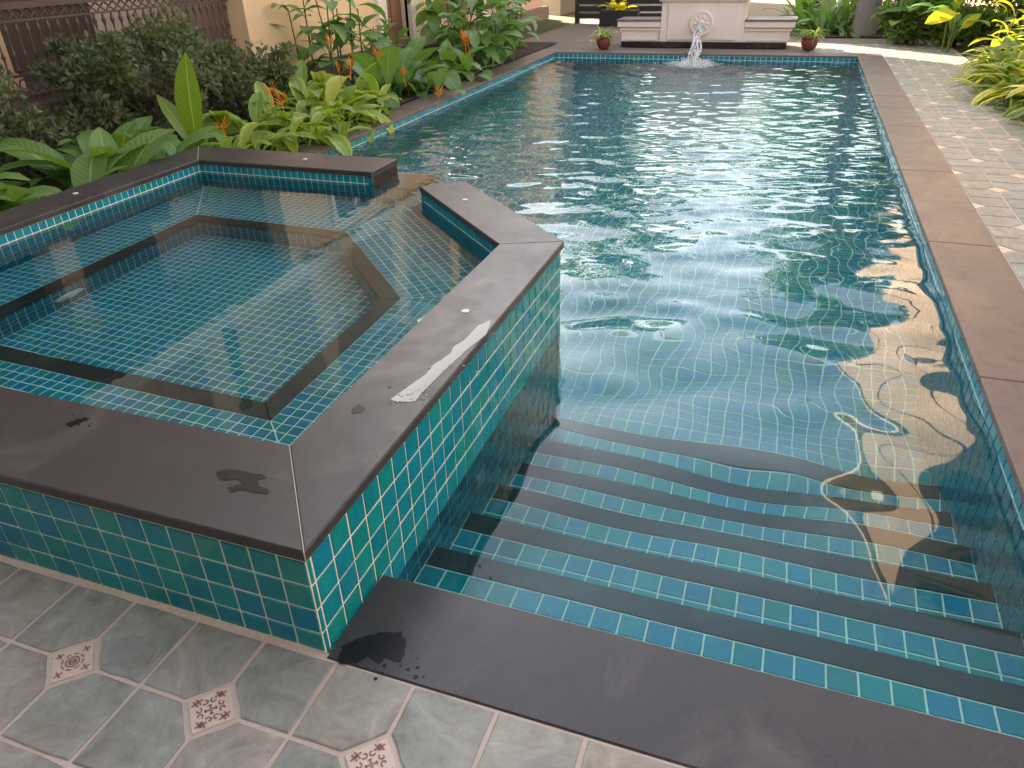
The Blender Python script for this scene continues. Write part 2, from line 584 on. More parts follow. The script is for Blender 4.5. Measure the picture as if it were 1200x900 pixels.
class Tiles:
    def __init__(s, root, loc):
        s.root, s.loc, s.items = root, Vector(loc), []
    def region(s, poly, org, u, v, off=(0, 0), pitch=T, gap=GAP):
        """lay square tiles over a convex polygon given in (u, v) metres of the plane org + u,v"""
        if area2(poly) < 0:
            poly = poly[::-1]
        org, u, v = Vector(org), Vector(u).normalized(), Vector(v).normalized()
        n = u.cross(v)
        ins = inset(poly, gap / 2)
        us, vs = [p[0] for p in poly], [p[1] for p in poly]
        i0, i1 = math.floor((min(us) - off[0]) / pitch), math.ceil((max(us) - off[0]) / pitch)
        j0, j1 = math.floor((min(vs) - off[1]) / pitch), math.ceil((max(vs) - off[1]) / pitch)
        h = (pitch - gap) / 2
        for i in range(i0, i1):
            for j in range(j0, j1):
                cx, cy_ = off[0] + (i + .5) * pitch, off[1] + (j + .5) * pitch
                q = [(cx - h, cy_ - h), (cx + h, cy_ - h), (cx + h, cy_ + h), (cx - h, cy_ + h)]
                c = clip(q, ins)
                if not c:
                    continue
                cc = []
                for p in c:
                    if not cc or (abs(p[0] - cc[-1][0]) + abs(p[1] - cc[-1][1])) > 1e-4:
                        cc.append(p)
                if len(cc) > 1 and abs(cc[0][0] - cc[-1][0]) + abs(cc[0][1] - cc[-1][1]) < 1e-4:
                    cc.pop()
                a = area2(cc) if len(cc) > 2 else 0
                if a < (2 * h) ** 2 * .04:
                    continue
                full = a > (2 * h) ** 2 * .995
                s.items.append((org + u * cx + v * cy_, u, v, n, None if full else [(x - cx, y - cy_) for x, y in cc], h))
    def finish(s, name='tile', limit=300, mat='glazed_tile'):
        sc = []
        for it in s.items:
            c, u, v, n, pl, h = it
            a = 0
            if (CL - c).dot(n) > 0:
                ps = [project(c + u * (h * x) + v * (h * y)) for x, y in ((-1, -1), (1, -1), (1, 1), (-1, 1))]
                if all(ps) and all(-15 < p[0] < 1215 and -15 < p[1] < 915 for p in ps):
                    a = abs(area2([p[:2] for p in ps])) * (1 if pl is None else abs(area2(pl)) / (4 * h * h))
            sc.append(a)
        order = sorted(range(len(sc)), key=lambda k: -sc[k])
        shared, used, rest = {}, 0, MB()
        for k in order:
            c, u, v, n, pl, h = s.items[k]
            pts = pl or [(-h, -h), (h, -h), (h, h), (-h, h)]
            b = .0016
            tw = Quaternion(n, random.gauss(0, .004)) @ Quaternion(u, random.gauss(0, .008)) @ Quaternion(v, random.gauss(0, .008))
            M = Matrix.Translation(c) @ (tw.to_matrix() @ Matrix((u, v, n)).transposed()).to_4x4()
            m = len(pts)
            ip = inset(pts, b)
            vs = [Vector((x, y, -.0005)) for x, y in pts] + [Vector((x, y, TH)) for x, y in ip]
            fs = [tuple(range(m, 2 * m))] + [(i, (i + 1) % m, m + (i + 1) % m, m + i) for i in range(m)]
            if used < limit and sc[k] > 30 and not (s.root.name.startswith(('swimming', 'pool')) and hidden_by_spa(c)):
                used += 1
                if pl is None and round(h, 5) in shared:
                    me = shared[round(h, 5)]
                else:
                    q = MB()
                    q.mesh(vs, fs)
                    me = q.data(name, mat)
                    if pl is None:
                        shared[round(h, 5)] = me
                o = bpy.data.objects.new(name, me)
                link(o, s.root)
                o.matrix_local = Matrix.Translation(-s.loc) @ M
            else:
                rest.mesh([M @ p - s.loc for p in vs], fs)
        if rest.v:
            kind(rest.build('small_tiles', mat, s.root), 'stuff')

def lay_wall(tl, a, b, z0, z1, zoff, uoff=0.0, pitch=1.0):
    """vertical tiled face from a to b (xy in tiles) seen from its right-hand side (or left if flip)"""
    A, B = Vector((a[0] * T, a[1] * T, 0)), Vector((b[0] * T, b[1] * T, 0))
    u = (B - A)
    L = u.length
    u.normalize()
    tl.region([(0, z0 * T), (L, z0 * T), (L, z1 * T), (0, z1 * T)], A, u, (0, 0, 1), (uoff * T, zoff * T), pitch * T, GAP * (1 if pitch == 1 else .8))

# ------------------------------------------------------------------ ground and beds
ZW = -1.12                       # pool water, in tiles
ZS = 3.38                        # spa water
ZF = -15.5                       # pool floor
XR, XL, YN, YF = 22.05, -37.4, 3.55, 150.3
RX0, RX1, RY0, RY1 = -41.6 * T, 26.4 * T, -.22 * T, 155.0 * T
g = MB()
B = 300
for x0, x1, y0, y1 in ((-B, RX0, -B, B), (RX1, B, -B, B), (RX0, RX1, -B, RY0), (RX0, RX1, RY1, B)):
    g.poly([(x0, y0, -.03), (x1, y0, -.03), (x1, y1, -.03), (x0, y1, -.03)])
kind(g.build('ground', 'lawn_ground'))

def bumpy(name, mat, x0, x1, y0, y1, z, amp, step=.12):
    nx, ny = max(2, int((x1 - x0) / step)), max(2, int((y1 - y0) / step))
    q = MB()
    vs = []
    for j in range(ny + 1):
        for i in range(nx + 1):
            x, y = x0 + (x1 - x0) * i / nx, y0 + (y1 - y0) * j / ny
            e = 0 if i in (0, nx) or j in (0, ny) else 1
            vs.append((x, y, z + e * amp * noise.noise(Vector((x * 3, y * 3, 1.7)))))
    fs = [(j * (nx + 1) + i, j * (nx + 1) + i + 1, (j + 1) * (nx + 1) + i + 1, (j + 1) * (nx + 1) + i) for j in range(ny) for i in range(nx)]
    q.mesh(vs, fs)
    return kind(q.build(name, mat, None, True))
bumpy('planting_bed_soil', 'bed_soil', -5.25, RX0 - .005, 41.4 * T, 13.4, .01, .03)
bumpy('planting_bed_soil', 'bed_soil', -5.25, -38.3 * T, -.6, 41.38 * T, .02, .03)
bumpy('planting_bed_soil', 'bed_soil', 40 * T, 5.6, 4.0, 13.6, .01, .03)
bumpy('planting_bed_soil', 'bed_soil', 1.3, 6.2, 14.7, 22, .01, .03)
dr = MB()
dr.poly([(-4.2, RY1 + .005, -.012), (7, RY1 + .005, -.012), (7, 60, -.012), (-4.2, 60, -.012)])
kind(dr.build('driveway', 'driveway_paver'))

# ------------------------------------------------------------------ deck of slate pavers
FP = 2.63 * T
deck = MB()
for x0, x1, y0, y1 in ((-32 * T, 45 * T, -45 * T, -.22 * T), (-32 * T, .03 * T, -.22 * T, .10 * T), (.03 * T, 26.4 * T, -.22 * T, -.06 * T), (RX1, 40 * T, -.22 * T, RY1), (14.5 * T, 40 * T, RY1 + .006, 13.72)):
    deck.poly([(x0, y0, -.005), (x1, y0, -.005), (x1, y1, -.005), (x0, y1, -.005)])
deck = kind(deck.build('paved_deck', 'deck_grout'))
DG = .0062                       # half joint
CLIPD = .92 * T                  # clipped corner length along the edges

def paver_mesh(var, corner):
    rnd = random.Random(var * 7 + corner)
    h = FP / 2 - DG
    c = CLIPD
    cor = [(-h, -h), (h, -h), (h, h), (-h, h)]
    pts = []
    for k in range(4):
        p = Vector(cor[k])
        if k == corner:
            d0 = (Vector(cor[k - 1]) - p).normalized()
            d1 = (Vector(cor[(k + 1) % 4]) - p).normalized()
            pts += [p + d0 * c, p + d1 * c]
        else:
            pts.append(p)
    full = []
    for k in range(len(pts)):
        a, b = pts[k], pts[(k + 1) % len(pts)]
        full.append(a)
        if (b - a).length > .1:
            nrm = Vector((-(b - a).y, (b - a).x)).normalized()
            for t in (.33, .67):
                full.append(a.lerp(b, t) + nrm * rnd.gauss(0, .0009))
    full = [(p.x + rnd.gauss(0, .0007), p.y + rnd.gauss(0, .0007)) for p in full]
    q = MB()
    n = len(full)
    ip = inset(full, .0035)
    vs = [(x, y, -.006) for x, y in full] + [(x, y, -.0022) for x, y in full] + [(x, y, rnd.uniform(-.0003, .0003)) for x, y in ip]
    fs = [tuple(range(2 * n, 3 * n))]
    for k in range(n):
        j = (k + 1) % n
        fs += [(k, j, n + j, n + k), (n + k, n + j, 2 * n + j, 2 * n + k)]
    q.mesh(vs, fs)
    return q.data('paver', 'slate_paver')
PAV = {(v, c): paver_mesh(v, c) for v in range(4) for c in range(4)}

def ribbon(q, pts, w):
    for a, b in zip(pts[:-1], pts[1:]):
        a, b = Vector(a), Vector(b)
        d = (b - a).normalized()
        nrm = Vector((-d.y, d.x)) * (w / 2)
        a, b = a - d * w * .3, b + d * w * .3
        q.poly([(*(a - nrm), 0), (*(b - nrm), 0), (*(b + nrm), 0), (*(a + nrm), 0)])

def motif_mesh(kind_):
    q = MB()
    r = .5 * T
    def curl(cx, cy_, a0, sg, R=.09 * T):
        ribbon(q, [(cx + R * (1 - t * .09) * math.cos(a0 + sg * t * .62), cy_ + R * (1 - t * .09) * math.sin(a0 + sg * t * .62)) for t in range(8)], .035 * T)
    def flower(cx, cy_):
        for k in range(4):
            a = k * math.pi / 2 + .4
            ribbon(q, [(cx, cy_), (cx + .1 * T * math.cos(a), cy_ + .1 * T * math.sin(a))], .05 * T)
    if kind_ == 0:
        for rr in (.09, .17):
            ribbon(q, [(rr * T * math.cos(t * .524), rr * T * math.sin(t * .524)) for t in range(13)], .04 * T)
        ribbon(q, [(-.06 * T, 0), (.06 * T, 0)], .06 * T)
        for k in range(8):
            a = k * math.pi / 4 + .2
            ribbon(q, [(.27 * T * math.cos(a + t * .12), .27 * T * math.sin(a + t * .12)) for t in range(5)], .035 * T)
    else:
        for k in range(4):
            a = k * math.pi / 2
            ribbon(q, [(.03 * T * math.cos(a), .03 * T * math.sin(a)), (.14 * T * math.cos(a), .14 * T * math.sin(a))], .05 * T)
            ribbon(q, [(.13 * T * math.cos(a) - .04 * T * math.sin(a), .13 * T * math.sin(a) + .04 * T * math.cos(a)), (.13 * T * math.cos(a) + .04 * T * math.sin(a), .13 * T * math.sin(a) - .04 * T * math.cos(a))], .035 * T)
            curl(.30 * T * math.cos(a + .3), .30 * T * math.sin(a + .3), a + 2.2, 1)
            curl(.30 * T * math.cos(a - .3), .30 * T * math.sin(a - .3), a - 2.2, -1)
    for sx in (-1, 1):
        for sy in (-1, 1):
            flower(sx * .33 * T, sy * .33 * T)
            if kind_:
                flower(sx * .25 * T, sy * .36 * T)
    return q.data('motif', 'brown_motif')
MOT = [motif_mesh(0), motif_mesh(1)]
iq = MB()
hi_ = CLIPD / math.sqrt(2) * 1.0 - .0055
iq.prism([(-hi_, -hi_), (hi_, -hi_), (hi_, hi_), (-hi_, hi_)], -.006, -.0004, .0015)
INS = iq.data('insert_tile', 'cream_ceramic')

pav_list, ins_list = [], []
def lay_deck(x0, i0, i1, y0, j0, j1, row0, bounds):
    """grid nodes at x0+i*FP, y0+j*FP; inserts where j even and (i + j/2 + row0) even"""
    def is_ins(i, j):
        return j % 2 == 0 and (i + j // 2 + row0) % 2 == 0
    for i in range(i0, i1):
        for j in range(j0, j1):
            cx, cy_ = x0 + (i + .5) * FP, y0 + (j + .5) * FP
            if not (bounds[0] < cx < bounds[1] and bounds[2] < cy_ < bounds[3]):
                continue
            c = 0
            for k, (a, b) in enumerate(((i, j), (i + 1, j), (i + 1, j + 1), (i, j + 1))):
                if is_ins(a, b):
                    c = k
            pav_list.append((cx, cy_, c))
    for i in range(i0, i1 + 1):
        for j in range(j0, j1 + 1):
            if is_ins(i, j):
                x, y = x0 + i * FP, y0 + j * FP
                if bounds[0] - .02 < x < bounds[1] + .02 and bounds[2] - .02 < y < bounds[3] + .02:
                    ins_list.append((x, y))
lay_deck(-2.18 * T, -11, 18, -2.74 * T, -16, 1, 0, (-32 * T, 44 * T, -44 * T, -.3 * T))
lay_deck(26.4 * T, 0, 5, 60.4 * T, -23, 36, 1, (26.45 * T, 39.9 * T, 0, RY1 - .05))
lay_deck(26.4 * T, -5, 5, 60.4 * T, 35, 43, 1, (14.3 * T, 39.9 * T, RY1 + .1, 13.72))
sel = []
for k, (x, y, c) in enumerate(pav_list):
    p = project((x, y, 0))
    vis = p and -60 < p[0] < 1260 and -60 < p[1] < 960
    sel.append((-(1 / p[2] if vis else 0), k))
sel.sort()
restp = MB()
for rank, (sc_, k) in enumerate(sel):
    x, y, c = pav_list[k]
    me = PAV[(random.randrange(4), c)]
    M = Matrix.Translation((x, y, random.uniform(-.0008, .0004))) @ Matrix.Rotation(random.gauss(0, .004), 4, 'Z') @ Matrix.Rotation(random.gauss(0, .003), 4, 'X') @ Matrix.Rotation(random.gauss(0, .003), 4, 'Y')
    if sc_ < 0 and rank < 300:
        o = bpy.data.objects.new('paver', me)
        link(o, deck)
        o.matrix_local = M
    else:
        restp.mesh([M @ v.co for v in me.vertices], [tuple(p.vertices) for p in me.polygons])
if restp.v:
    kind(restp.build('far_pavers', 'slate_paver', deck), 'stuff')
for k, (x, y) in enumerate(ins_list):
    p = project((x, y, 0))
    if not (p and -80 < p[0] < 1280 and -80 < p[1] < 980):
        if y > 0 or x < -1.5 or y < -1.2:
            continue
    o = bpy.data.objects.new('insert_tile', INS)
    link(o, deck)
    o.location = (x, y, 0)
    o.rotation_euler = (0, 0, math.pi / 4)
    if p and p[2] < 4:
        mo = bpy.data.objects.new('motif', MOT[0 if abs(x + 7.6 * T) < .05 else 1])
        link(mo, o)
        mo.location = (0, 0, .0006)
        mo.rotation_euler = (0, 0, random.uniform(-.05, .05))
        mo.scale = (1.15, 1.15, 1)

# ------------------------------------------------------------------ swimming pool
POOL = thing('swimming_pool', 'long rectangular swimming pool lined with teal tiles, dark stone coping, fountain at its far end', 'swimming pool', (0, 6, 0))
PL = Vector((0, 6, 0))
def pbuild(q, name, mat, root, loc, smooth=False):
    q.v = [(x - loc[0], y - loc[1], z - loc[2]) for x, y, z in q.v]
    return q.build(name, mat, root, smooth)
q = MB()
q.poly([(XL * T, YN * T, ZF * T), (XR * T, YN * T, ZF * T), (XR * T, YF * T, ZF * T), (XL * T, YF * T, ZF * T)])
pbuild(q, 'floor', 'pale_grout', POOL, PL)
for a, b in (((XR, YF), (XR, YN)), ((XL, YF), (XR, YF)), ((XL, YN), (XL, YF)), ((XR, YN), (XL, YN))):
    q = MB()
    q.poly([(a[0] * T, a[1] * T, ZF * T), (b[0] * T, b[1] * T, ZF * T), (b[0] * T, b[1] * T, -.3 * T), (a[0] * T, a[1] * T, -.3 * T)])
    pbuild(q, 'wall', 'pale_grout', POOL, PL)
tl = Tiles(POOL, PL)
tl.region([(XL * T, 25.6 * T), (XR * T, 25.6 * T), (XR * T, YF * T), (XL * T, YF * T)], (0, 0, ZF * T), (1, 0, 0), (0, 1, 0), (.02, .03))
lay_wall(tl, (XR, YF), (XR, YN), ZF, -.32, -1.04)
lay_wall(tl, (XL, YF), (XR, YF), ZF, -.32, -1.04)
lay_wall(tl, (XL, 41.3), (XL, YF), ZF, -.32, -1.04)
# coping slabs
def slab(root, loc, pts, z0, z1, mat, bev=.004, name='coping_slab'):
    q = MB()
    q.prism([(x * T, y * T) for x, y in pts], z0 * T, z1 * T, bev)
    return pbuild(q, name, mat, root, loc)
J = .04
ys = [3.6, 24.7, 45, 65.5, 86, 107, 128, 150.2]
for a, b in zip(ys[:-1], ys[1:]):
    slab(POOL, PL, [(XR - .12, a + J), (26.36, a + J), (26.36, b - J), (XR - .12, b - J)], -.34, .03, 'brown_granite')
xs = [-41.5, -26, -10.5, 5, 26.36]
for a, b in zip(xs[:-1], xs[1:]):
    slab(POOL, PL, [(a + J, 150.28), (b - J, 150.28), (b - J, 154.9), (a + J, 154.9)], -.34, .03, 'brown_granite')
ys = [41.4, 62, 84, 106, 128, 150.2]
for a, b in zip(ys[:-1], ys[1:]):
    slab(POOL, PL, [(-41.5, a + J), (XL + .12, a + J), (XL + .12, b - J), (-41.5, b - J)], -.34, .03, 'brown_granite')
tl.finish()

# ------------------------------------------------------------------ entry steps
STEPS = thing('pool_steps', 'six submerged steps of teal tile rows with dark stone nosings beside the raised spa', 'steps', (.8, .8, ZF * T))
SL = Vector((.8, .8, ZF * T))
ts = Tiles(STEPS, SL)
slab(STEPS, SL, [(.03, -.09), (26.36, -.09), (26.36, 3.58), (.03, 3.62)], -.36, .0, 'dark_granite', name='entry_slab')
edge = YN
for k in range(6):
    z = -3.0 - 2.07 * k
    e = 7.66 + 3.62 * k
    q = MB()
    q.box(.01 * T, (XR - .01) * T, (edge + (.02 if k else .01)) * T, (e - .06) * T, ZF * T + .002, z * T - .004)
    pbuild(q, 'step', 'pale_grout', STEPS, SL)
    slab(STEPS, SL, [(.04, e - 1.08), (XR - .05, e - 1.08), (XR - .05, e), (.04, e)], z - .38, z, 'black_granite', .003, 'nosing')
    y1 = (e - 1.1) * T
    ts.region([(.03 * T, (edge + .05) * T), ((XR - .03) * T, (edge + .05) * T), ((XR - .03) * T, y1), (.03 * T, y1)], (0, 0, z * T - .003), (1, 0, 0), (0, 1, 0), (0, y1))
    edge = e
ts.finish()

# ------------------------------------------------------------------ raised spa
SPA = thing('spa_tub', 'raised five-sided spa tub in teal tiles with wide dark stone coping', 'spa', (-1.5, 1.6, 0))
SP = Vector((-1.5, 1.6, 0))
SI = [(-34.7, 4.07), (-3.17, 4.07), (-3.17, 24.75), (-15.6, 37.2), (-34.7, 37.2)]
ZB, ZSF = -1.15, -4.3                 # bench seat, spa floor
ZC0, ZC1 = 4.06, 4.43                 # coping
HOLE = [(-30.2, 9.4), (-8.5, 9.4), (-8.5, 22.2), (-17.2, 30.9), (-30.2, 30.9)]
WEIR = 3.22
ins_o = inset(SPA_OUT, .07)
SII = SI
for k in range(5):
    a, b = ins_o[k], ins_o[(k + 1) % 5]
    c, d = SII[(k + 1) % 5], SII[k]
    z0 = ZF if k in (1, 2, 3) else -.5
    if k in (0, 1, 4):
        q = MB().prism([(p[0] * T, p[1] * T) for p in (a, b, c, d)], z0 * T, ZC0 * T)
        pbuild(q, 'wall', 'pale_grout', SPA, SP)
    elif k == 2:
        m0, m1 = (-10.4 - .05, 36.5), (-12.9, 34.5)
        q = MB().prism([(p[0] * T, p[1] * T) for p in (a, (m0[0] + .35, m0[1] - .35), (m1[0] + .35, m1[1] - .35), d)], z0 * T, ZC0 * T)
        pbuild(q, 'wall', 'pale_grout', SPA, SP)
        slab(SPA, SP, [(m0[0] + .4, m0[1] - .4), m0, m1, (m1[0] + .4, m1[1] - .4)], WEIR - .3, ZC0 - .01, 'black_granite', .001, 'end_stone')
        q = MB().prism([(p[0] * T, p[1] * T) for p in ((m0[0] + .35, m0[1] - .35), b, c, (m1[0] + .35, m1[1] - .35))], z0 * T, (WEIR - .31) * T)
        pbuild(q, 'weir_wall', 'pale_grout', SPA, SP)
    else:
        m0, m1 = (-18.3, 41.23), (-18.3, 37.2)
        q = MB().prism([(p[0] * T, p[1] * T) for p in ((m0[0] - .4, m0[1]), b, c, (m1[0] - .4, m1[1]))], z0 * T, ZC0 * T)
        pbuild(q, 'wall', 'pale_grout', SPA, SP)
        slab(SPA, SP, [m0, (m0[0] - .45, m0[1]), (m1[0] - .45, m1[1]), m1], WEIR - .3, ZC0 - .01, 'black_granite', .001, 'end_stone')
        q = MB().prism([(p[0] * T, p[1] * T) for p in (a, (m0[0] - .4, m0[1]), (m1[0] - .4, m1[1]), d)], z0 * T, (WEIR - .31) * T)
        pbuild(q, 'weir_wall', 'pale_grout', SPA, SP)
slab(SPA, SP, [(-12.85, 34.55), (-10.35, 36.45), (-15.15, 41.25), (-18.25, 41.25), (-18.25, 37.1), (-15.55, 37.1)][:3] + [(-15.55, 37.1)], WEIR - .28, WEIR, 'black_granite', .003, 'weir_slab')
slab(SPA, SP, [(-15.58, 37.1), (-15.18, 41.25), (-18.25, 41.25), (-18.25, 37.1)], WEIR - .28, WEIR, 'black_granite', .003, 'weir_slab')
# coping
oc = inset(SPA_OUT, -.12)
ic = inset(SI, .12)
slab(SPA, SP, [oc[0], oc[1], ic[1], ic[0]], ZC0, ZC1, 'dark_granite', .004)
slab(SPA, SP, [(oc[1][0], oc[1][1] + .01), oc[2], ic[2], (ic[1][0], ic[1][1] + .02)], ZC0, ZC1, 'dark_granite', .004)
slab(SPA, SP, [(oc[2][0], oc[2][1] + .02), (-10.3, 36.55), (-12.95, 34.4), (ic[2][0], ic[2][1] + .02)], ZC0, ZC1, 'dark_granite', .004)
slab(SPA, SP, [(-18.3, oc[3][1]), (oc[4][0] + .02, oc[4][1]), (ic[4][0] + .02, ic[4][1]), (-18.3, ic[3][1])], ZC0, ZC1, 'dark_granite', .004)
slab(SPA, SP, [(oc[4][0], oc[4][1] - .02), oc[0], (ic[0][0], ic[0][1] + .02), (ic[4][0], ic[4][1] - .02)], ZC0, ZC1, 'dark_granite', .004)
for pa, pb in ((oc[0], ic[0]), (oc[1], ic[1]), (oc[2], ic[2]), (oc[4], ic[4])):
    pa, pb = Vector(pa), Vector(pb)
    n_ = Vector((-(pb - pa).y, (pb - pa).x)).normalized() * .016
    slab(SPA, SP, [tuple(pa - n_), tuple(pb - n_), tuple(pb + n_), tuple(pa + n_)], ZC0 + .05, ZC1 - .015, 'deck_grout', .0004, 'joint')
# bench, floor
q = MB()
for k in range(5):
    a, b, c, d = SI[k], SI[(k + 1) % 5], HOLE[(k + 1) % 5], HOLE[k]
    q.poly([(p[0] * T, p[1] * T, ZB * T) for p in (a, b, c, d)])
pbuild(q, 'bench', 'pale_grout', SPA, SP)
HI = inset(HOLE, 1.15)
for k in range(5):
    a, b, c, d = HOLE[k], HOLE[(k + 1) % 5], HI[(k + 1) % 5], HI[k]
    slab(SPA, SP, [a, b, c, d], ZB - .4, ZB + .03, 'black_granite', .003, 'bench_nosing')
HR = inset(HOLE, 1.08)
q = MB()
for k in range(5):
    a, b = HR[k], HR[(k + 1) % 5]
    q.poly([(b[0] * T, b[1] * T, ZSF * T), (a[0] * T, a[1] * T, ZSF * T), (a[0] * T, a[1] * T, (ZB - .3) * T), (b[0] * T, b[1] * T, (ZB - .3) * T)])
pbuild(q, 'bench_riser', 'pale_grout', SPA, SP)
q = MB()
q.poly([(p[0] * T, p[1] * T, ZSF * T) for p in HR])
pbuild(q, 'floor', 'pale_grout', SPA, SP)
tsp = Tiles(SPA, SP)
lay_wall(tsp, SPA_OUT[0], SPA_OUT[1], 0.02, ZC0 - .02, 3.84, -.03)
tsp_in = inset(SPA_OUT, .07)
tsp.items.clear()
lay_wall(tsp, tsp_in[0], tsp_in[1], 0.02, ZC0 - .02, 3.84, -1.0 + ((tsp_in[1][0] - tsp_in[0][0]) % 1) - .0)
lay_wall(tsp, tsp_in[1], tsp_in[2], ZF, ZC0 - .02, 3.84, .24)
lay_wall(tsp, tsp_in[2], tsp_in[3], ZF, WEIR - .4, 3.84 - 1, .24)
lay_wall(tsp, tsp_in[3], tsp_in[4], ZF, WEIR - .4, 3.84 - 1, .24)
# inner faces (tiles look inwards), laid in smaller mosaic
PI_ = .6
IW = [(SI[(k + 1) % 5], SI[k]) for k in range(5)]
for k, (a, b) in enumerate(IW):
    zo = ZC0 - .6
    if k == 2:
        lay_wall(tsp, (-12.9, 34.5), b, ZB, ZC0 - .02, zo, 0, PI_)
        lay_wall(tsp, a, (-12.9, 34.5), ZB, WEIR - .32, zo, 0, PI_)
    elif k == 3:
        lay_wall(tsp, a, (-18.3, 37.2), ZB, ZC0 - .02, zo, 0, PI_)
        lay_wall(tsp, (-18.3, 37.2), b, ZB, WEIR - .32, zo, 0, PI_)
    else:
        lay_wall(tsp, a, b, ZB, ZC0 - .02, zo, 0, PI_)
# bench tiles: five mitred strips, rows parallel to each side
for k in range(5):
    a, b, c, d = [Vector((p[0] * T, p[1] * T)) for p in (HOLE[k], HOLE[(k + 1) % 5], SI[(k + 1) % 5], SI[k])]
    u = (b - a).normalized()
    w = Vector((u.y, -u.x))           # outward
    loc = [((p - a).dot(u), -(p - a).dot(w)) for p in (a, b, c, d)]
    tsp.region(loc, (a.x, a.y, ZB * T), (u.x, u.y, 0), (-w.x, -w.y, 0), (0, 0), PI_ * T, GAP * .8)
tsp.region([(p[0] * T, p[1] * T) for p in HR], (0, 0, ZSF * T), (1, 0, 0), (0, 1, 0), (.03, .02), PI_ * T, GAP * .8)
for k in range(5):
    lay_wall(tsp, HR[(k + 1) % 5], HR[k], ZSF, ZB - .42, ZB - .42, 0, PI_)
tsp.finish(limit=300)
# white fittings
for x, y in ((-36.6, 26.5), (-25.7, 39.4), (-8.5, 32.2), (-1.67, 15.85), (-20, 2.1)):
    q = MB().lathe([(.016, 0), (.016, .002), (.013, .0032), (.0, .0036)], (x * T, y * T, ZC1 * T), 18)
    pbuild(q, 'button_cap', 'white_plastic', SPA, SP, True)
lx, ly, lz = HR[0][0] * T + .003, 17.6 * T, -3.0 * T
vs = MB()
M = Matrix.Translation((lx, ly, lz)) @ Matrix.Rotation(math.pi / 2, 4, 'Y') @ Matrix.Diagonal((.4, 1.0, 1, 1))
vs.lathe([(.085, 0), (.085, .012), (.06, .02), (.0, .022)], (0, 0, 0), 20, M)
pbuild(vs, 'underwater_light', 'white_plastic', SPA, SP, True)

# ------------------------------------------------------------------ water
def ripple(x, y):
    """wave height of the pool: gentle swell near the steps, choppier towards the fountain"""
    fx, fy = -.6, 11.4
    r = math.hypot(x - fx, y - fy)
    a = min(1, max(0, (y - .4) / 9.0))
    h = 0
    for wl, am, ph, dx, dy in WAVES:
        h += am * math.sin(2 * math.pi * (x * dx + y * dy) / wl + ph)
    n1 = noise.noise(Vector((x * 1.5, y * 2.4, 3.1)))
    n2 = noise.noise(Vector((x * 4.2, y * 8.5, 8.3)))
    n3 = noise.noise(Vector((x * 9.0, y * 19.0, 1.3)))
    s = sum(am * math.sin(2 * math.pi * (x * dx + y * dy) / wl + ph + 2.2 * n1) for wl, am, ph, dx, dy in SHORT)
    ring = math.sin(2 * math.pi * r / .30) * math.exp(-r / 3.0)
    c = .45 + .75 * min(1, max(0, (y - .6) / 1.6))
    f = min(1, max(0, (y - 2.2) / 2.8))
    md = sum(am * math.sin(2 * math.pi * (x * dx + y * dy) / wl + ph + 3.0 * n1) for wl, am, ph, dx, dy in MEDIUM)
    g_ = min(1, max(0, (y - .9) / 1.3))
    return h * c * (1.0 - .72 * f) + .0085 * n1 * c * (1 - .6 * f) + .0026 * f * n2 + .0022 * f * n3 + f * s + md * g_ * (1 - .35 * f) + .0024 * ring
rw = random.Random(5)
WAVES, SHORT, MEDIUM = [], [], []
rm = random.Random(17)
for k in range(7):
    ang = math.pi / 2 + rm.uniform(-1.0, 1.0)
    wl = rm.uniform(.22, .46)
    MEDIUM.append((wl, .0034 * wl * rm.uniform(.6, 1.1), rm.uniform(0, 6.28), math.cos(ang), math.sin(ang)))
for k in range(9):
    ang = math.pi / 2 + rw.uniform(-1.1, 1.1)
    wl = rw.uniform(.30, .95)
    WAVES.append((wl, .0021 * wl / .6 * rw.uniform(.5, 1.1), rw.uniform(0, 6.28), math.cos(ang), math.sin(ang)))
for k in range(8):
    ang = math.pi / 2 + rw.uniform(-.9, .9)
    wl = rw.uniform(.13, .34)
    SHORT.append((wl, .0042 * wl * rw.uniform(.5, 1.1), rw.uniform(0, 6.28), math.cos(ang), math.sin(ang)))
def water_sheet(name, mat, nodes_x, nodes_y, z, fn, inside=None):
    nx, ny = len(nodes_x), len(nodes_y)
    vs = [(x, y, z + fn(x, y)) for y in nodes_y for x in nodes_x]
    fs = []
    for j in range(ny - 1):
        for i in range(nx - 1):
            if inside and not inside((nodes_x[i] + nodes_x[i + 1]) / 2, (nodes_y[j] + nodes_y[j + 1]) / 2):
                continue
            fs.append((j * nx + i, j * nx + i + 1, (j + 1) * nx + i + 1, (j + 1) * nx + i))
    me = bpy.data.meshes.new(name)
    me.from_pydata(vs, [], fs)
    me.polygons.foreach_set('use_smooth', [True] * len(me.polygons))
    me.materials.append(MATS[mat])
    o = bpy.data.objects.new(name, me)
    bm_ = bmesh.new()
    bm_.from_mesh(me)
    bmesh.ops.delete(bm_, geom=[v for v in bm_.verts if not v.link_faces], context='VERTS')
    bm_.to_mesh(me)
    bm_.free()
    return link(o)
def in_spa(x, y):
    x, y = x / T, y / T
    return -37.9 < x < -.1 and y < 41.2 and x + y < 25.9
nxw, nyw = 190, 580
xsn = [XL * T + (XR - XL) * T * i / nxw for i in range(nxw + 1)]
ysn = [YN * T + (YF - YN) * T * (j / nyw) ** 1.12 for j in range(nyw + 1)]
kind(water_sheet('pool_water', 'pool_water', xsn, ysn, ZW * T, ripple, lambda x, y: not in_spa(x, y)))
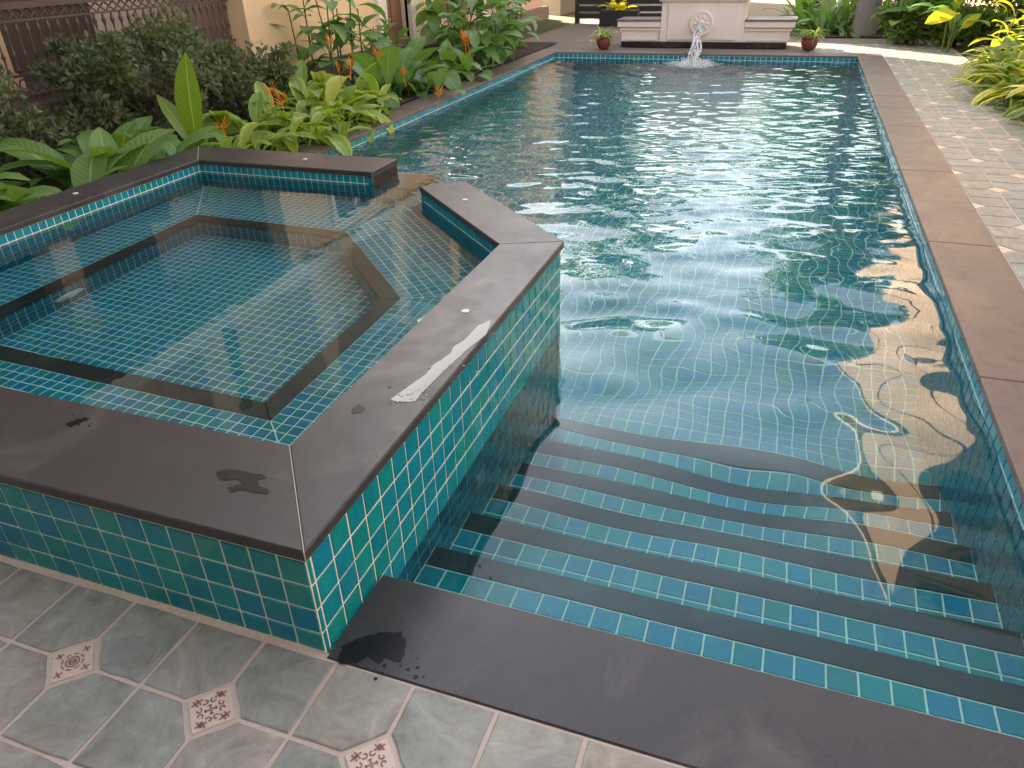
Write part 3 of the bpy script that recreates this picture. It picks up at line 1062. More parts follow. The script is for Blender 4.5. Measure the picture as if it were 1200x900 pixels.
# spa water: calm sheet reaching over the weir and falling into the pool
q = MB()
zz = ZS * T
ring_in = [(p[0] * T, p[1] * T, zz) for p in SI]
q.poly(ring_in)
A1, A2, A3, A4, A5, A6 = (-12.9, 34.5), (-10.36, 36.46), (-15.17, 41.27), (-18.3, 41.27), (-18.3, 37.2), (-15.6, 37.2)
for pl in ((A1, A2, A3, A6), (A6, A3, A4, A5)):
    q.poly([(p[0] * T, p[1] * T, zz) for p in pl])
for a, b, nx_, ny_ in ((A2, A3, .7, .7), (A3, A4, 0, 1)):
    prev = [(a[0] * T, a[1] * T, zz), (b[0] * T, b[1] * T, zz)]
    for d, dz in ((.012, -.004), (.022, -.015), (.03, -.05), (.036, -.15), (.04, -.34)):
        cur = [(p[0] * T + nx_ * d, p[1] * T + ny_ * d, zz + dz) for p in (a, b)]
        q.poly([prev[0], cur[0], cur[1], prev[1]])
        prev = cur
kind(q.build('spa_water', 'spa_water'))

# ------------------------------------------------------------------ wet patches
def puddle(label, pts, z, drops=(), mat='damp_stone'):
    """irregular thin film from a pixel outline of the photograph, lying on the slab at height z"""
    w = [unproject(px, py, 2, z) for px, py in pts]
    n = len(w)
    cx, cy_ = sum(p.x for p in w) / n, sum(p.y for p in w) / n
    fine = []
    for k in range(n):
        a, b = w[k], w[(k + 1) % n]
        for t in range(8):
            p = a.lerp(b, t / 8)
            d = noise.noise(p * 60) * .007 + noise.noise(p * 210) * .003
            nr = Vector((p.x - cx, p.y - cy_))
            nr.normalize()
            fine.append((p.x + nr.x * d, p.y + nr.y * d))
    q = MB()
    m = len(fine)
    loc = Vector((cx, cy_, z))
    vs = [(x - cx, y - cy_, .0002) for x, y in fine] + [(x - cx, y - cy_, .0009) for x, y in fine]
    fs = [tuple(range(m, 2 * m))] + [(i, (i + 1) % m, m + (i + 1) % m, m + i) for i in range(m)]
    if area2(fine) < 0:
        fs = [f[::-1] for f in fs]
    q.mesh(vs, fs)
    rd = random.Random(len(pts))
    for (dx0, dy0, dx1, dy1, n_) in drops:
        for _ in range(n_):
            c = unproject(rd.uniform(dx0, dx1), rd.uniform(dy0, dy1), 2, z)
            r_ = rd.uniform(.0015, .006)
            q.lathe([(r_, .0002), (r_ * .8, .0009), (0, .0012)], (c.x - cx, c.y - cy_, 0), 9)
    me = q.data('puddle', mat)
    bm_ = bmesh.new()
    bm_.from_mesh(me)
    bmesh.ops.triangulate(bm_, faces=[f for f in bm_.faces if len(f.verts) > 4])
    bm_.to_mesh(me)
    bm_.free()
    o = bpy.data.objects.new('puddle', me)
    o.location = loc
    link(o)
    return tag(o, label, 'puddle')
zc = ZC1 * T + .0002
puddle('long pale shining puddle along the outer edge of the spa coping', [(576, 375), (570, 392), (545, 412), (520, 435), (494, 461), (487, 470), (470, 472), (458, 468), (480, 452), (500, 438), (508, 428), (528, 414), (532, 406), (545, 398), (560, 382)], zc, ((455, 452, 500, 475, 34), (500, 425, 560, 460, 8)), 'wet_film')
puddle('small dark wet blot on the front spa coping', [(254, 553), (272, 550), (290, 553), (306, 556), (312, 560), (300, 563), (304, 570), (316, 574), (314, 579), (300, 578), (286, 575), (270, 577), (266, 572), (284, 567), (280, 562), (262, 563), (255, 560)], zc)
puddle('tiny dark drop mark on the spa coping near its inner corner', [(412, 480), (420, 474), (427, 477), (424, 484), (413, 485)], zc)
puddle('dark wet patch at the corner of the entry slab', [(395, 772), (402, 757), (425, 746), (452, 741), (470, 741), (476, 750), (474, 768), (466, 776), (452, 771), (444, 778), (430, 770), (418, 777), (400, 778)], .0003, ((430, 765, 500, 800, 14),))
puddle('pair of pale water streaks on the wide front spa coping', [(78, 497), (88, 492), (100, 489), (104, 492), (92, 497), (82, 501)], zc, ((76, 486, 112, 502, 6),), 'wet_film')

# ------------------------------------------------------------------ house on the left
HX = -5.28
HOUSE = thing('house', 'ochre house with pillared porch, panelled door and cream trim behind the planting bed', 'house', (HX, 10, 0))
HL = Vector((HX, 10, 0))
def hb(name, mat, *boxes, root=HOUSE, loc=HL):
    q = MB()
    for bx in boxes:
        q.box(*bx)
    return pbuild(q, name, mat, root, loc)
HT = 5.3
hb('porch_floor', 'brown_granite', (-8.2, HX + .02, -.8, 6.99, -.02, .45))
hb('plinth', 'brown_granite', (HX - .25, HX + .05, 7.0, 19.0, -.02, .27))
hb('pier', 'ochre_plaster', (HX - .28, HX, 7.0, 7.6, .27, 2.75))
hb('wall', 'ochre_plaster', (HX - .3, HX - .002, 7.6, 10.36, .27, 2.75))
hb('wall', 'ochre_plaster', (HX - .3, HX - .002, 11.2, 12.0, .27, 2.75))
hb('wall', 'ochre_plaster', (HX - .3, HX - .002, 10.36, 11.2, 2.3, 2.75))
hb('porch_wall', 'pink_wall', (-8.4, -8.2, .3, 7.3, .0, 2.75))
hb('porch_wall', 'pink_wall', (-8.2, HX - .3, 7.3, 7.5, .0, 2.75))
hb('ceiling', 'soffit_paint', (-8.2, HX - .02, -.8, 7.3, 2.72, 2.85))
hb('upper_wall', 'ochre_plaster', (-9.4, HX - .9, -2.0, 19.05, 2.99, HT - .12), (-9.2, HX - .9, -1.9, 9.2, HT + .01, 6.9))
for y in (-2.0, .35, 2.7, 5.05, 7.4, 9.9, 12.3, 14.7, 17.1, 18.65):
    hb('upper_pier', 'ochre_plaster', (HX - .9, HX - .06, y, y + .42, 2.99, HT - .12))
    if y < 9:
        hb('upper_pier', 'ochre_plaster', (HX - .9, HX - .07, y, y + .42, HT + .01, 6.9))
for y in (-1.58, .77, 3.12, 5.47, 7.82, 10.32, 12.72, 15.12, 17.52):
    hb('balcony_door', 'dark_wood', (HX - .905, HX - .86, y + .02, y + 1.1, 3.0, HT - .4))
    hb('balcony_rail', 'cream_trim', (HX - .16, HX - .10, y, y + 1.1, 3.85, 3.92))
hb('upper_slab', 'soffit_paint', (HX - 1.0, HX - .06, -2.0, 19.05, 2.86, 2.985))
hb('cornice', 'cream_trim', (HX - .1, HX + .06, -2.0, 19.06, 2.74, 2.98))
hb('parapet_cap', 'cream_trim', (-9.45, HX + .04, -2.05, 19.08, HT - .12, HT), (-9.3, HX + .04, -2.0, 9.3, 6.9, 7.05))
hb('wall', 'ochre_plaster', (-9.3, -8.2, 12.0, 19.0, 0, 2.75))
hb('wall', 'ochre_plaster', (-8.2, HX - .3, 18.7, 19.0, 0, 2.75))
hb('dado_wall', 'pink_wall', (HX - .3, HX - .05, 12.6, 18.7, .25, .45))
for y in (10.1, 11.2):
    hb('pilaster', 'cream_trim', (HX - .05, HX + .07, y, y + .26, .27, 2.5))
for y in (12.05, 14.4, 16.6):
    hb('column', 'cream_trim', (HX - .3, HX + .05, y, y + .3, .27, 2.73), (HX - .34, HX + .09, y - .04, y + .34, .27, .42))
for y in (.2, 4.35):
    hb('column', 'tan_plaster', (-6.6, -6.3, y, y + .3, .45, 2.73), (-6.64, -6.26, y - .04, y + .34, .45, .58), (-6.64, -6.26, y - .04, y + .34, 2.55, 2.72))
hb('porch_wall', 'pink_wall', (-6.7, -6.5, 5.95, 7.3, .45, 2.72))
hb('porch_door', 'dark_wood', (-6.66, -6.52, 4.66, 5.945, .45, 2.72))
# ground-floor openings
dd = hb('door', 'door_wood', (HX - .18, HX - .12, 10.36, 11.2, .3, 2.3))
for y0, y1, z0, z1 in ((10.44, 10.74, .45, 1.1), (10.82, 11.12, .45, 1.1), (10.44, 10.74, 1.25, 2.2), (10.82, 11.12, 1.25, 2.2)):
    q = MB()
    q.box(HX - .122, HX - .105, y0, y1, z0, z1)
    pbuild(q, 'panel', 'door_wood', dd, HL)
hb('step', 'black_granite', (HX - .05, HX + .45, 10.2, 11.4, -.02, .2))
sd = hb('shutter', 'dark_wood', (-8.2, -8.14, .9, 2.4, .33, 2.3))
for k in range(24):
    q = MB()
    q.box(-8.142, -8.11, .95, 2.35, .45 + k * .075, .49 + k * .075)
    pbuild(q, 'slat', 'dark_wood', sd, HL)
dw = hb('porch_door', 'dark_wood', (-8.2, -8.13, 3.0, 4.3, .33, 2.4))
for y in (5.6,):
    hb('window', 'window_glass', (-8.2, -8.15, y - .6, y + .5, 1.1, 2.2))
for y in (8.75,):
    w_ = hb('window', 'dark_wood', (HX - .1, HX + .012, y - .55, y + .65, 1.3, 2.45))
    for bx in ((HX - .08, HX + .05, y - .65, y - .55, 1.2, 2.55), (HX - .08, HX + .05, y + .65, y + .75, 1.2, 2.55), (HX - .08, HX + .05, y - .55, y + .65, 2.45, 2.55), (HX - .08, HX + .07, y - .7, y + .8, 1.12, 1.2), (HX - .08, HX + .03, y + .02, y + .08, 1.3, 2.45)):
        q = MB()
        q.box(*bx)
        pbuild(q, 'frame', 'cream_trim', w_, HL)

# porch railing with turned balusters
def railing(label, x, y0, y1, z0, zt, step=.105):
    loc = Vector((x, (y0 + y1) / 2, z0))
    r = thing('porch_railing', label, 'railing', loc)
    for z, h, w in ((zt - .05, .05, .07), (zt - .15, .018, .03), (z0 + .20, .022, .04), (z0 + .02, .03, .05)):
        q = MB()
        q.box(x - w / 2, x + w / 2, y0, y1, z, z + h)
        pbuild(q, 'rail', 'railing_iron', r, loc)
    n = int((y1 - y0) / step)
    bal = MB()
    H = zt - .15 - (z0 + .222)
    bal.lathe([(.008, 0), (.008, .05 * H), (.02, .07 * H), (.009, .1 * H), (.008, .25 * H), (.011, .3 * H), (.02, .36 * H), (.011, .42 * H), (.008, .5 * H),
               (.008, .72 * H), (.012, .78 * H), (.022, .86 * H), (.012, .93 * H), (.009, H)], (0, 0, 0), 8)
    bme = bal.data('baluster', 'railing_iron', True)
    rng = MB()
    for R0, zc_ in ((.045, 0),):
        pts = [(0, R0 * math.cos(t * math.pi / 6), R0 * 1.25 * math.sin(t * math.pi / 6)) for t in range(13)]
        rng.tube(pts, .008, 5)
    rme = rng.data('ring', 'railing_iron', True)
    crs = MB()
    crs.tube([(0, -.045, -.035), (0, 0, 0), (0, .045, .035)], .008, 5)
    crs.tube([(0, -.045, .035), (0, 0, 0), (0, .045, -.035)], .008, 5)
    cme = crs.data('scroll', 'railing_iron', True)
    for k in range(n):
        y = y0 + (k + .5) * (y1 - y0) / n
        for me, z in ((bme, z0 + .222), (rme, z0 + .125), (cme, zt - .092)):
            o = bpy.data.objects.new(me.name.split('.')[0], me)
            link(o, r)
            o.location = Vector((x, y, z)) - loc
    return r
railing('brown iron porch railing with turned balusters behind the dark leafy shrub', HX - .2, .6, 6.98, .455, 1.23)
railing('dark iron railing between cream pillars beyond the panelled door', HX - .12, 12.4, 14.38, .45, 1.35, .09)
railing('dark iron railing between the farthest cream pillars of the house', HX - .12, 14.72, 16.58, .45, 1.35, .09)

PH = thing('rear_shade_block', 'plain grey block added behind the paved deck to shade it', 'house', (1, -6, 0))  # added unseen behind the camera to darken the faces turned that way
GL = Vector((1, -6, 0))
hb('wall', 'grey_plaster', (-9, 9, -9, -2.5, -.02, 6.0), root=PH, loc=GL)
hb('roof_cap', 'cream_trim', (-9.2, 9.2, -9.2, -2.2, 6.0, 6.25), root=PH, loc=GL)
for x in (-5, -1.5, 2, 5.5):
    hb('window', 'window_glass', (x, x + 1.3, -2.54, -2.48, .9, 2.3), root=PH, loc=GL)
# added block bounding the sun strip, slanted sunwards; neighbour on the right
OB = thing('sun_strip_block', 'grey flat-capped block added behind the house to bound the sun strip', 'building', (-6.6, 24, 0))
OL = Vector((-6.6, 24, 0))
pbuild(MB().prism([(-5.2, 19.95), (-5.2, 29), (-8.6, 29), (-8.6, 23.12)], -.02, 5.2), 'wall', 'grey_plaster', OB, OL)
pbuild(MB().prism([(-5.18, 19.94), (-5.18, 29.1), (-8.62, 29.1), (-8.62, 23.14)], 5.2, 5.32), 'roof_cap', 'grey_plaster', OB, OL)
for y in (22, 25):
    hb('window', 'window_glass', (-5.24, -5.18, y, y + 1.1, 1.2, 2.4), root=OB, loc=OL)
NX, NY0, NY1, NH = 5.0, 13.9, 25, 12.6
NBR = thing('neighbouring_house', 'tall tan neighbouring house with rows of framed windows beyond the garden path', 'house', (8, 18, 0))
NL = Vector((8, 18, 0))
hb('wall', 'tan_plaster', (NX, 12, NY0, NY1, -.02, NH), root=NBR, loc=NL)
hb('roof_cap', 'cream_trim', (NX - .2, 12.2, NY0 - .2, NY1 + .2, NH, NH + .3), root=NBR, loc=NL)
for z in (3.2, 6.4, 9.6):
    hb('string_course', 'tan_plaster', (NX - .06, 12.06, NY0 - .06, NY1 + .06, z, z + .18), root=NBR, loc=NL)
def nwin(x0, x1, y0, y1, z, ax):
    w_ = hb('window', 'window_glass', (x0, x1, y0, y1, z, z + 1.4), root=NBR, loc=NL)
    if ax == 'x':
        fr = ((x0 - .03, x1, y0 - .1, y0, z - .1, z + 1.5), (x0 - .03, x1, y1, y1 + .1, z - .1, z + 1.5), (x0 - .03, x1, y0, y1, z + 1.4, z + 1.5), (x0 - .05, x1, y0 - .15, y1 + .15, z - .2, z - .1))
    else:
        fr = ((x0 - .1, x0, y0 - .03, y1, z - .1, z + 1.5), (x1, x1 + .1, y0 - .03, y1, z - .1, z + 1.5), (x0, x1, y0 - .03, y1, z + 1.4, z + 1.5), (x0 - .15, x1 + .15, y0 - .05, y1, z - .2, z - .1))
    for bx in fr:
        q = MB()
        q.box(*bx)
        pbuild(q, 'frame', 'tan_plaster', w_, NL)
for z in (4.2, 7.4, 10.6):
    for y in (17.6, 21.4):
        if z < 5:
            nwin(NX - .05, NX + .03, y - .5, y + .5, z, 'x')
    for x in (6.0, 8.2, 10.4):
        nwin(x - .5, x + .5, NY0 - .05, NY0 + .03, z, 'y')
GW = thing('side_shade_wall', 'brown wall added to shape the light, behind the planting along the right path', 'wall', (5.9, 4, 0))  # added wall: cuts light from the right, bounces warmth onto the path
WL = Vector((5.9, 4, 0))
hb('wall_body', 'brown_wall', (5.8, 6.0, -4.5, 13.7, -.02, 2.3), root=GW, loc=WL)
hb('coping', 'brown_wall', (5.74, 6.06, -4.55, 13.75, 2.3, 2.4), root=GW, loc=WL)

# ------------------------------------------------------------------ fountain wall
FY = 13.0
FT = thing('fountain_wall', 'cream stepped fountain wall with round carved spout behind the pool', 'fountain', (-.68, FY, 0))
FL = Vector((-.68, FY, 0))
def fb(name, mat, *boxes, parent=FT):
    q = MB()
    for bx in boxes:
        q.box(*bx)
    return pbuild(q, name, mat, parent, FL)
fb('plinth', 'black_granite', (-2.04, .70, FY - .12, FY + .55, .003, .085))
fb('lower_wall', 'fountain_paint', (-2.06, .72, FY, FY + .5, .085, .31))
fb('moulding', 'fountain_paint', (-2.09, -1.385, FY - .03, FY + .52, .255, .285), (.005, .75, FY - .03, FY + .52, .255, .285))
fb('moulding', 'fountain_paint', (-2.13, -1.385, FY - .06, FY + .54, .31, .40), (.005, .79, FY - .06, FY + .54, .31, .40))
fb('cap', 'brown_granite', (-2.15, -1.385, FY - .08, FY + .56, .40, .425), (.005, .81, FY - .08, FY + .56, .40, .425))
fb('panel_frame', 'fountain_paint', (-2.0, -1.44, FY - .012, FY, .10, .125), (.06, .66, FY - .012, FY, .10, .125))
fb('centre_pier', 'fountain_paint', (-1.38, 0.0, FY - .05, FY + .5, .087, .70))
fb('pier_panel', 'fountain_paint', (-1.26, -.12, FY - .075, FY - .05, .12, .655))
fb('cornice', 'fountain_paint', (-1.42, .04, FY - .10, FY + .52, .70, .74))
fb('cornice', 'fountain_paint', (-1.48, .10, FY - .15, FY + .54, .74, .80))
fb('cornice', 'fountain_paint', (-1.44, .06, FY - .11, FY + .52, .80, 1.2))
Mm = Matrix.Translation((-.70, FY - .075, .37)) @ Matrix.Rotation(math.pi / 2, 4, 'X')
md = pbuild(MB().lathe([(.20, 0), (.20, .03), (.185, .045), (.165, .045), (.155, .03), (.0, .034)], (0, 0, 0), 28, Mm), 'medallion', 'fountain_paint', FT, FL)
for k in range(10):
    a = k * math.pi / 5
    q = MB()
    q.lathe([(.0, -.001), (.022, 0), (.022, .01), (.012, .018), (0, .02)], (.105 * math.cos(a), .105 * math.sin(a), .032), 10, Mm)
    pbuild(q, 'petal', 'fountain_paint', md, FL, True)
q = MB().lathe([(.05, 0), (.05, .03), (.035, .05), (.02, .055)], (0, 0, .032), 14, Mm)
pbuild(q, 'spout', 'fountain_paint', md, FL, True)
# water jet
JET = thing('fountain_jet', 'white water jet falling from the carved spout and splashing into the pool', 'water jet', (-.66, 11.75, ZW * T))
JL = Vector((-.66, 11.75, ZW * T))
rj = random.Random(3)
def jet_pt(t):
    return Vector((-.70 + .06 * t, FY - .14 - 1.22 * t, .37 + .06 * t - .52 * t * t))
for s_ in range(7):
    pts, rs = [], []
    off = Vector((rj.gauss(0, .016), rj.gauss(0, .02), rj.gauss(0, .016)))
    for k in range(20):
        t = k / 19
        w = Vector((math.sin(t * 17 + s_ * 2), math.cos(t * 13 + s_), math.sin(t * 15 + s_ * 3))) * (.004 + .022 * t)
        pts.append(jet_pt(t) + off * (.6 + 2.2 * t) + w)
        rs.append(max(.006, .022 - .006 * t + rj.gauss(0, .006)))
    pbuild(MB().tube(pts, rs, 7), 'stream', 'white_foam', JET, JL, True)
q = MB()
def blob(q, c, r, seg=6):
    vs, fs = [], []
    for i in range(4):
        th = math.pi * i / 3
        for k in range(seg):
            ph = 2 * math.pi * k / seg
            vs.append((c[0] + r * math.sin(th) * math.cos(ph), c[1] + r * math.sin(th) * math.sin(ph), c[2] + r * math.cos(th) * 1.2))
    for i in range(3):
        for k in range(seg):
            j = (k + 1) % seg
            fs.append((i * seg + k, (i + 1) * seg + k, (i + 1) * seg + j, i * seg + j))
    q.mesh(vs, fs)
for k in range(260):
    a, d = rj.uniform(0, 6.28), abs(rj.gauss(0, .17))
    x, y = -.64 + d * 1.2 * math.cos(a), 11.62 + d * 1.3 * math.sin(a)
    blob(q, (x, y, ZW * T + abs(rj.gauss(0, .07)) * math.exp(-d * 4) + .004), rj.uniform(.004, .016))
for k in range(60):
    t = rj.uniform(.3, 1)
    p = jet_pt(t) + Vector((rj.gauss(0, .05), rj.gauss(0, .05), rj.gauss(0, .04)))
    blob(q, p, rj.uniform(.003, .009))
kind(pbuild(q, 'droplets', 'white_foam', JET, JL, True), 'stuff')
q = MB()
vs, fs = [], []
NR, NS = 12, 40
for i in range(NR + 1):
    for k in range(NS):
        a = 2 * math.pi * k / NS
        rr = .40 * i / NR * (1 + .25 * noise.noise(Vector((math.cos(a) * 2, math.sin(a) * 2, 4))))
        x, y = -.64 + rr * 1.15 * math.cos(a), 11.6 + rr * math.sin(a)
        hh = .07 * math.exp(-(rr / .12) ** 2) + .022 * abs(noise.noise(Vector((x * 22, y * 22, 1)))) * (1 - i / NR) + .006 - .012 * i / NR
        vs.append((x, y, ZW * T + hh))
for i in range(NR):
    for k in range(NS):
        j = (k + 1) % NS
        fs.append((i * NS + k, (i + 1) * NS + k, (i + 1) * NS + j, i * NS + j))
q.mesh(vs, fs)
pbuild(q, 'splash', 'white_foam', JET, JL, True)

# ------------------------------------------------------------------ leaves and plants
def leaf_mesh(name, mat, L, Wd, arch, pet=.15, fold=.25, wav=.0, tip=1.0, seg=7, start=0.0, prof=None, seed=0):
    """blade rising from the origin along +Z and arching towards +Y; 48 to 56 triangles"""
    rnd = random.Random(seed)
    q = MB()
    ncr = 4
    cen, ang = [Vector((0, 0, 0))], start
    dirs = []
    for i in range(seg + 1):
        t = i / seg
        th = start + arch * t ** 1.3
        dirs.append(Vector((0, math.sin(th), math.cos(th))))
        if i:
            cen.append(cen[-1] + dirs[-1] * (L / seg))
    rows = []
    for i in range(seg + 1):
        t = i / seg
        if t < pet:
            w = .06 * Wd
        else:
            s = (t - pet) / (1 - pet)
            w = Wd * .5 * (math.sin(math.pi * min(1, s * .96 + .03) ** tip) ** .75 if not prof else prof(s))
            w = max(w, .03 * Wd)
        d = dirs[i]
        up = Vector((0, -d.z, d.y))      # upper side of the blade
        row = []
        for k in range(ncr + 1):
            c = k / ncr * 2 - 1
            lift = fold * w * abs(c) + wav * w * math.sin(t * 14 + (c > 0) * 2 + seed) * abs(c)
            row.append(cen[i] + Vector((1, 0, 0)) * (w * c) + up * lift)
        rows.append(row)
    i0 = 0
    for i in range(seg):
        for k in range(ncr):
            a, b = (k / ncr, (k + 1) / ncr)
            q.poly([rows[i][k], rows[i][k + 1], rows[i + 1][k + 1], rows[i + 1][k]], [(a, i / seg), (b, i / seg), (b, (i + 1) / seg), (a, (i + 1) / seg)])
    me = q.data(name, mat, False)
    bm_ = bmesh.new()
    bm_.from_mesh(me)
    bmesh.ops.remove_doubles(bm_, verts=bm_.verts, dist=1e-5)
    bm_.to_mesh(me)
    bm_.free()
    me.polygons.foreach_set('use_smooth', [True] * len(me.polygons))
    return me

LM = {}
def leaves(key, mat, n, **kw):
    ar = kw.pop('arch')
    LM[key] = [leaf_mesh('leaf', mat, 1.0, kw.get('w', .2), random.uniform(*ar), seed=i * 3 + len(LM), **{k: v for k, v in kw.items() if k != 'w'}) for i in range(n)]
leaves('broad', 'broad_leaf', 4, w=.30, arch=(.7, 1.7), pet=.14, fold=.18, wav=.06)
leaves('bright', 'bright_leaf', 2, w=.24, arch=(.1, .4), pet=.14, fold=.3, wav=.03)
leaves('heli', 'heliconia_leaf', 5, w=.19, arch=(.6, 1.9), pet=.25, fold=.3, wav=.05)
leaves('lily', 'lily_leaf', 5, w=.13, arch=(1.2, 2.3), pet=.05, fold=.3, wav=.03)
leaves('ginger', 'ginger_leaf', 5, w=.30, arch=(.7, 1.8), pet=.22, fold=.22, wav=.07)
leaves('yellow', 'yellow_leaf', 2, w=.42, arch=(1.0, 1.5), pet=.15, fold=.2, wav=.05)
leaves('spider', 'spider_leaf', 4, w=.075, arch=(1.3, 2.6), pet=.0, fold=.3)
leaves('palm', 'ginger_leaf', 4, w=.09, arch=(.8, 1.8), pet=.05, fold=.3)

def put_leaf(root, key, pos, az, tilt, size, wscale=1.0, name='leaf'):
    o = bpy.data.objects.new(name, random.choice(LM[key]))
    link(o, root)
    o.matrix_local = Matrix.Translation(pos) @ Matrix.Rotation(-az, 4, 'Z') @ Matrix.Rotation(-tilt, 4, 'X') @ Matrix.Diagonal((size * wscale, size, size, 1)) @ Matrix.Rotation(random.uniform(-.4, .4), 4, 'Z')
    return o

def clump(name, label, cat, x, y, z, key, n, size, spread=.12, tilt=(.1, .9), stems=None, group=None, az=None, ws=1.0, stem_mat='bright_leaf', hs=None):
    """a plant: leaves fanning out from a tuft; with stems the leaves sit along upright canes"""
    r = thing(name, label, cat, (x, y, z), 0, group)
    if stems:
        for s_ in range(stems):
            bx, by = random.gauss(0, spread), random.gauss(0, spread)
            h = hs * random.uniform(.7, 1.1)
            lean = Vector((random.gauss(0, .12), random.gauss(0, .12), 1)) * h
            q = MB().tube([(bx, by, -.02), (bx + lean.x * .4, by + lean.y * .4, h * .5), (bx + lean.x, by + lean.y, h)], [.012, .010, .006], 6)
            q.build('stem', 'stem_green', r, True)
            m = max(3, n // stems)
            a0 = random.uniform(0, 6.28)
            for k in range(m):
                t = .08 + .92 * (k + .5) / m
                p = Vector((bx + lean.x * t, by + lean.y * t, h * t))
                put_leaf(r, key, p, a0 + k * 2.5 + random.gauss(0, .3), random.uniform(*tilt), size * random.uniform(.75, 1.15), ws)
    else:
        for k in range(n):
            a = az[0] + (az[1] - az[0]) * random.random() if az else k * 2.4 + random.gauss(0, .3)
            f = (k + .5) / n
            put_leaf(r, key, Vector((random.gauss(0, spread), random.gauss(0, spread), 0)), a, tilt[0] + (tilt[1] - tilt[0]) * f + random.gauss(0, .08), size * random.uniform(.7, 1.12), ws)
    return r
mat_simple('stem_green', (.09, .13, .03), .5)

def foliage(name, mat, n, fn, lw, ll, parent, loc, seed=0):
    """n small pointed leaves (4 triangles each) spread by fn(rnd) -> position, outward direction"""
    rnd = random.Random(seed)
    q = MB()
    for _ in range(n):
        p, d = fn(rnd)
        d = (Vector(d) + Vector((rnd.gauss(0, .5), rnd.gauss(0, .5), rnd.gauss(.1, .5)))).normalized()
        a = d.cross(Vector((rnd.gauss(0, 1), rnd.gauss(0, 1), rnd.gauss(0, 1)))).normalized()
        up = d.cross(a)
        s_ = rnd.uniform(.65, 1.25)
        w, l = lw * s_ * .5, ll * s_
        p = Vector(p)
        m1 = p + d * l * .45 - up * l * .04
        e = p + d * l - up * l * .12
        q.poly([p, m1 + a * w + up * w * .3, e, m1], [(.5, 0), (1, .5), (.5, 1), (.5, .5)])
        q.poly([p, m1, e, m1 - a * w + up * w * .3], [(.5, 0), (.5, .5), (.5, 1), (0, .5)])
    return q.build(name, mat, parent)

def shrub(label, x, y, z, rx, ry, h, n, mat='shrub_leaf', lw=.035, ll=.06, seed=0, group=None):
    r = thing('shrub', label, 'shrub', (x, y, z), 0, group)
    rnd = random.Random(seed)
    tips = []
    for k in range(16):
        a = rnd.uniform(0, 6.28)
        e = Vector((math.cos(a) * rx * rnd.uniform(.2, .95), math.sin(a) * ry * rnd.uniform(.2, .95), h * rnd.uniform(.45, 1.0)))
        mid = e * .5 + Vector((rnd.gauss(0, .06), rnd.gauss(0, .06), .08))
        MB().tube([(rnd.gauss(0, .05), rnd.gauss(0, .05), -.02), mid, e], [.012, .008, .003], 5).build('branch', 'bark', r, True)
        tips.append((mid, e))
    cl = []
    for k in range(46):
        a, t = rnd.uniform(0, 6.28), rnd.random() ** .5
        zz_ = rnd.uniform(.12, 1.0)
        prof = math.sin(math.pi * min(1, .25 + zz_ * .68)) ** .6
        cl.append((Vector((math.cos(a) * rx * t * prof, math.sin(a) * ry * t * prof, h * zz_)), rnd.uniform(.08, .2)))
    for k in range(16):
        a = rnd.uniform(0, 6.28)
        zz_ = rnd.uniform(.3, .95)
        for m in range(3):
            t = .8 + .13 * m
            cl.append((Vector((math.cos(a) * rx * t, math.sin(a) * ry * t, h * (zz_ + .05 * m))), .07))
    def fn(q):
        c, rr = q.choice(cl)
        d = Vector((q.gauss(0, 1), q.gauss(0, 1), q.gauss(0, .8)))
        d.normalize()
        return c + d * rr * q.random() ** .4, d
    foliage('foliage', mat, n, fn, lw, ll, r, None, seed + 1)
    return r

def tree(label, x, y, h, rc, n, seed, trunk_h=.45, cat='tree', lw=.09, ll=.17, squash=.8):
    r = thing('tree', label, 'tree', (x, y, -.03))
    rnd = random.Random(seed)
    MB().tube([(0, 0, 0), (rnd.gauss(0, .08), rnd.gauss(0, .08), h * .25), (rnd.gauss(0, .15), rnd.gauss(0, .15), h * .5), (rnd.gauss(0, .2), rnd.gauss(0, .2), h * .8)], [.16, .13, .10, .04], 9).build('trunk', 'bark', r, True)
    cl = []
    for k in range(34):
        a, t = rnd.uniform(0, 6.28), rnd.random() ** .5
        zz_ = rnd.uniform(-1, 1)
        s_ = math.sqrt(max(0, 1 - zz_ * zz_))
        c = Vector((math.cos(a) * rc * t * s_, math.sin(a) * rc * t * s_, h - rc * squash + zz_ * rc * squash))
        cl.append((c, rnd.uniform(.25, .55) * rc * .6))
        if k % 3 == 0:
            MB().tube([(0, 0, h * trunk_h), c * .5 + Vector((0, 0, h * .25)), c], [.06, .04, .012], 6).build('limb', 'bark', r, True)
    def fn(q):
        c, rr = q.choice(cl)
        d = Vector((q.gauss(0, 1), q.gauss(0, 1), q.gauss(0, .8)))
        d.normalize()
        return c + d * rr * q.random() ** .45, d
    foliage('crown', 'tree_leaf', n, fn, lw, ll, r, None, seed + 1)
    return r

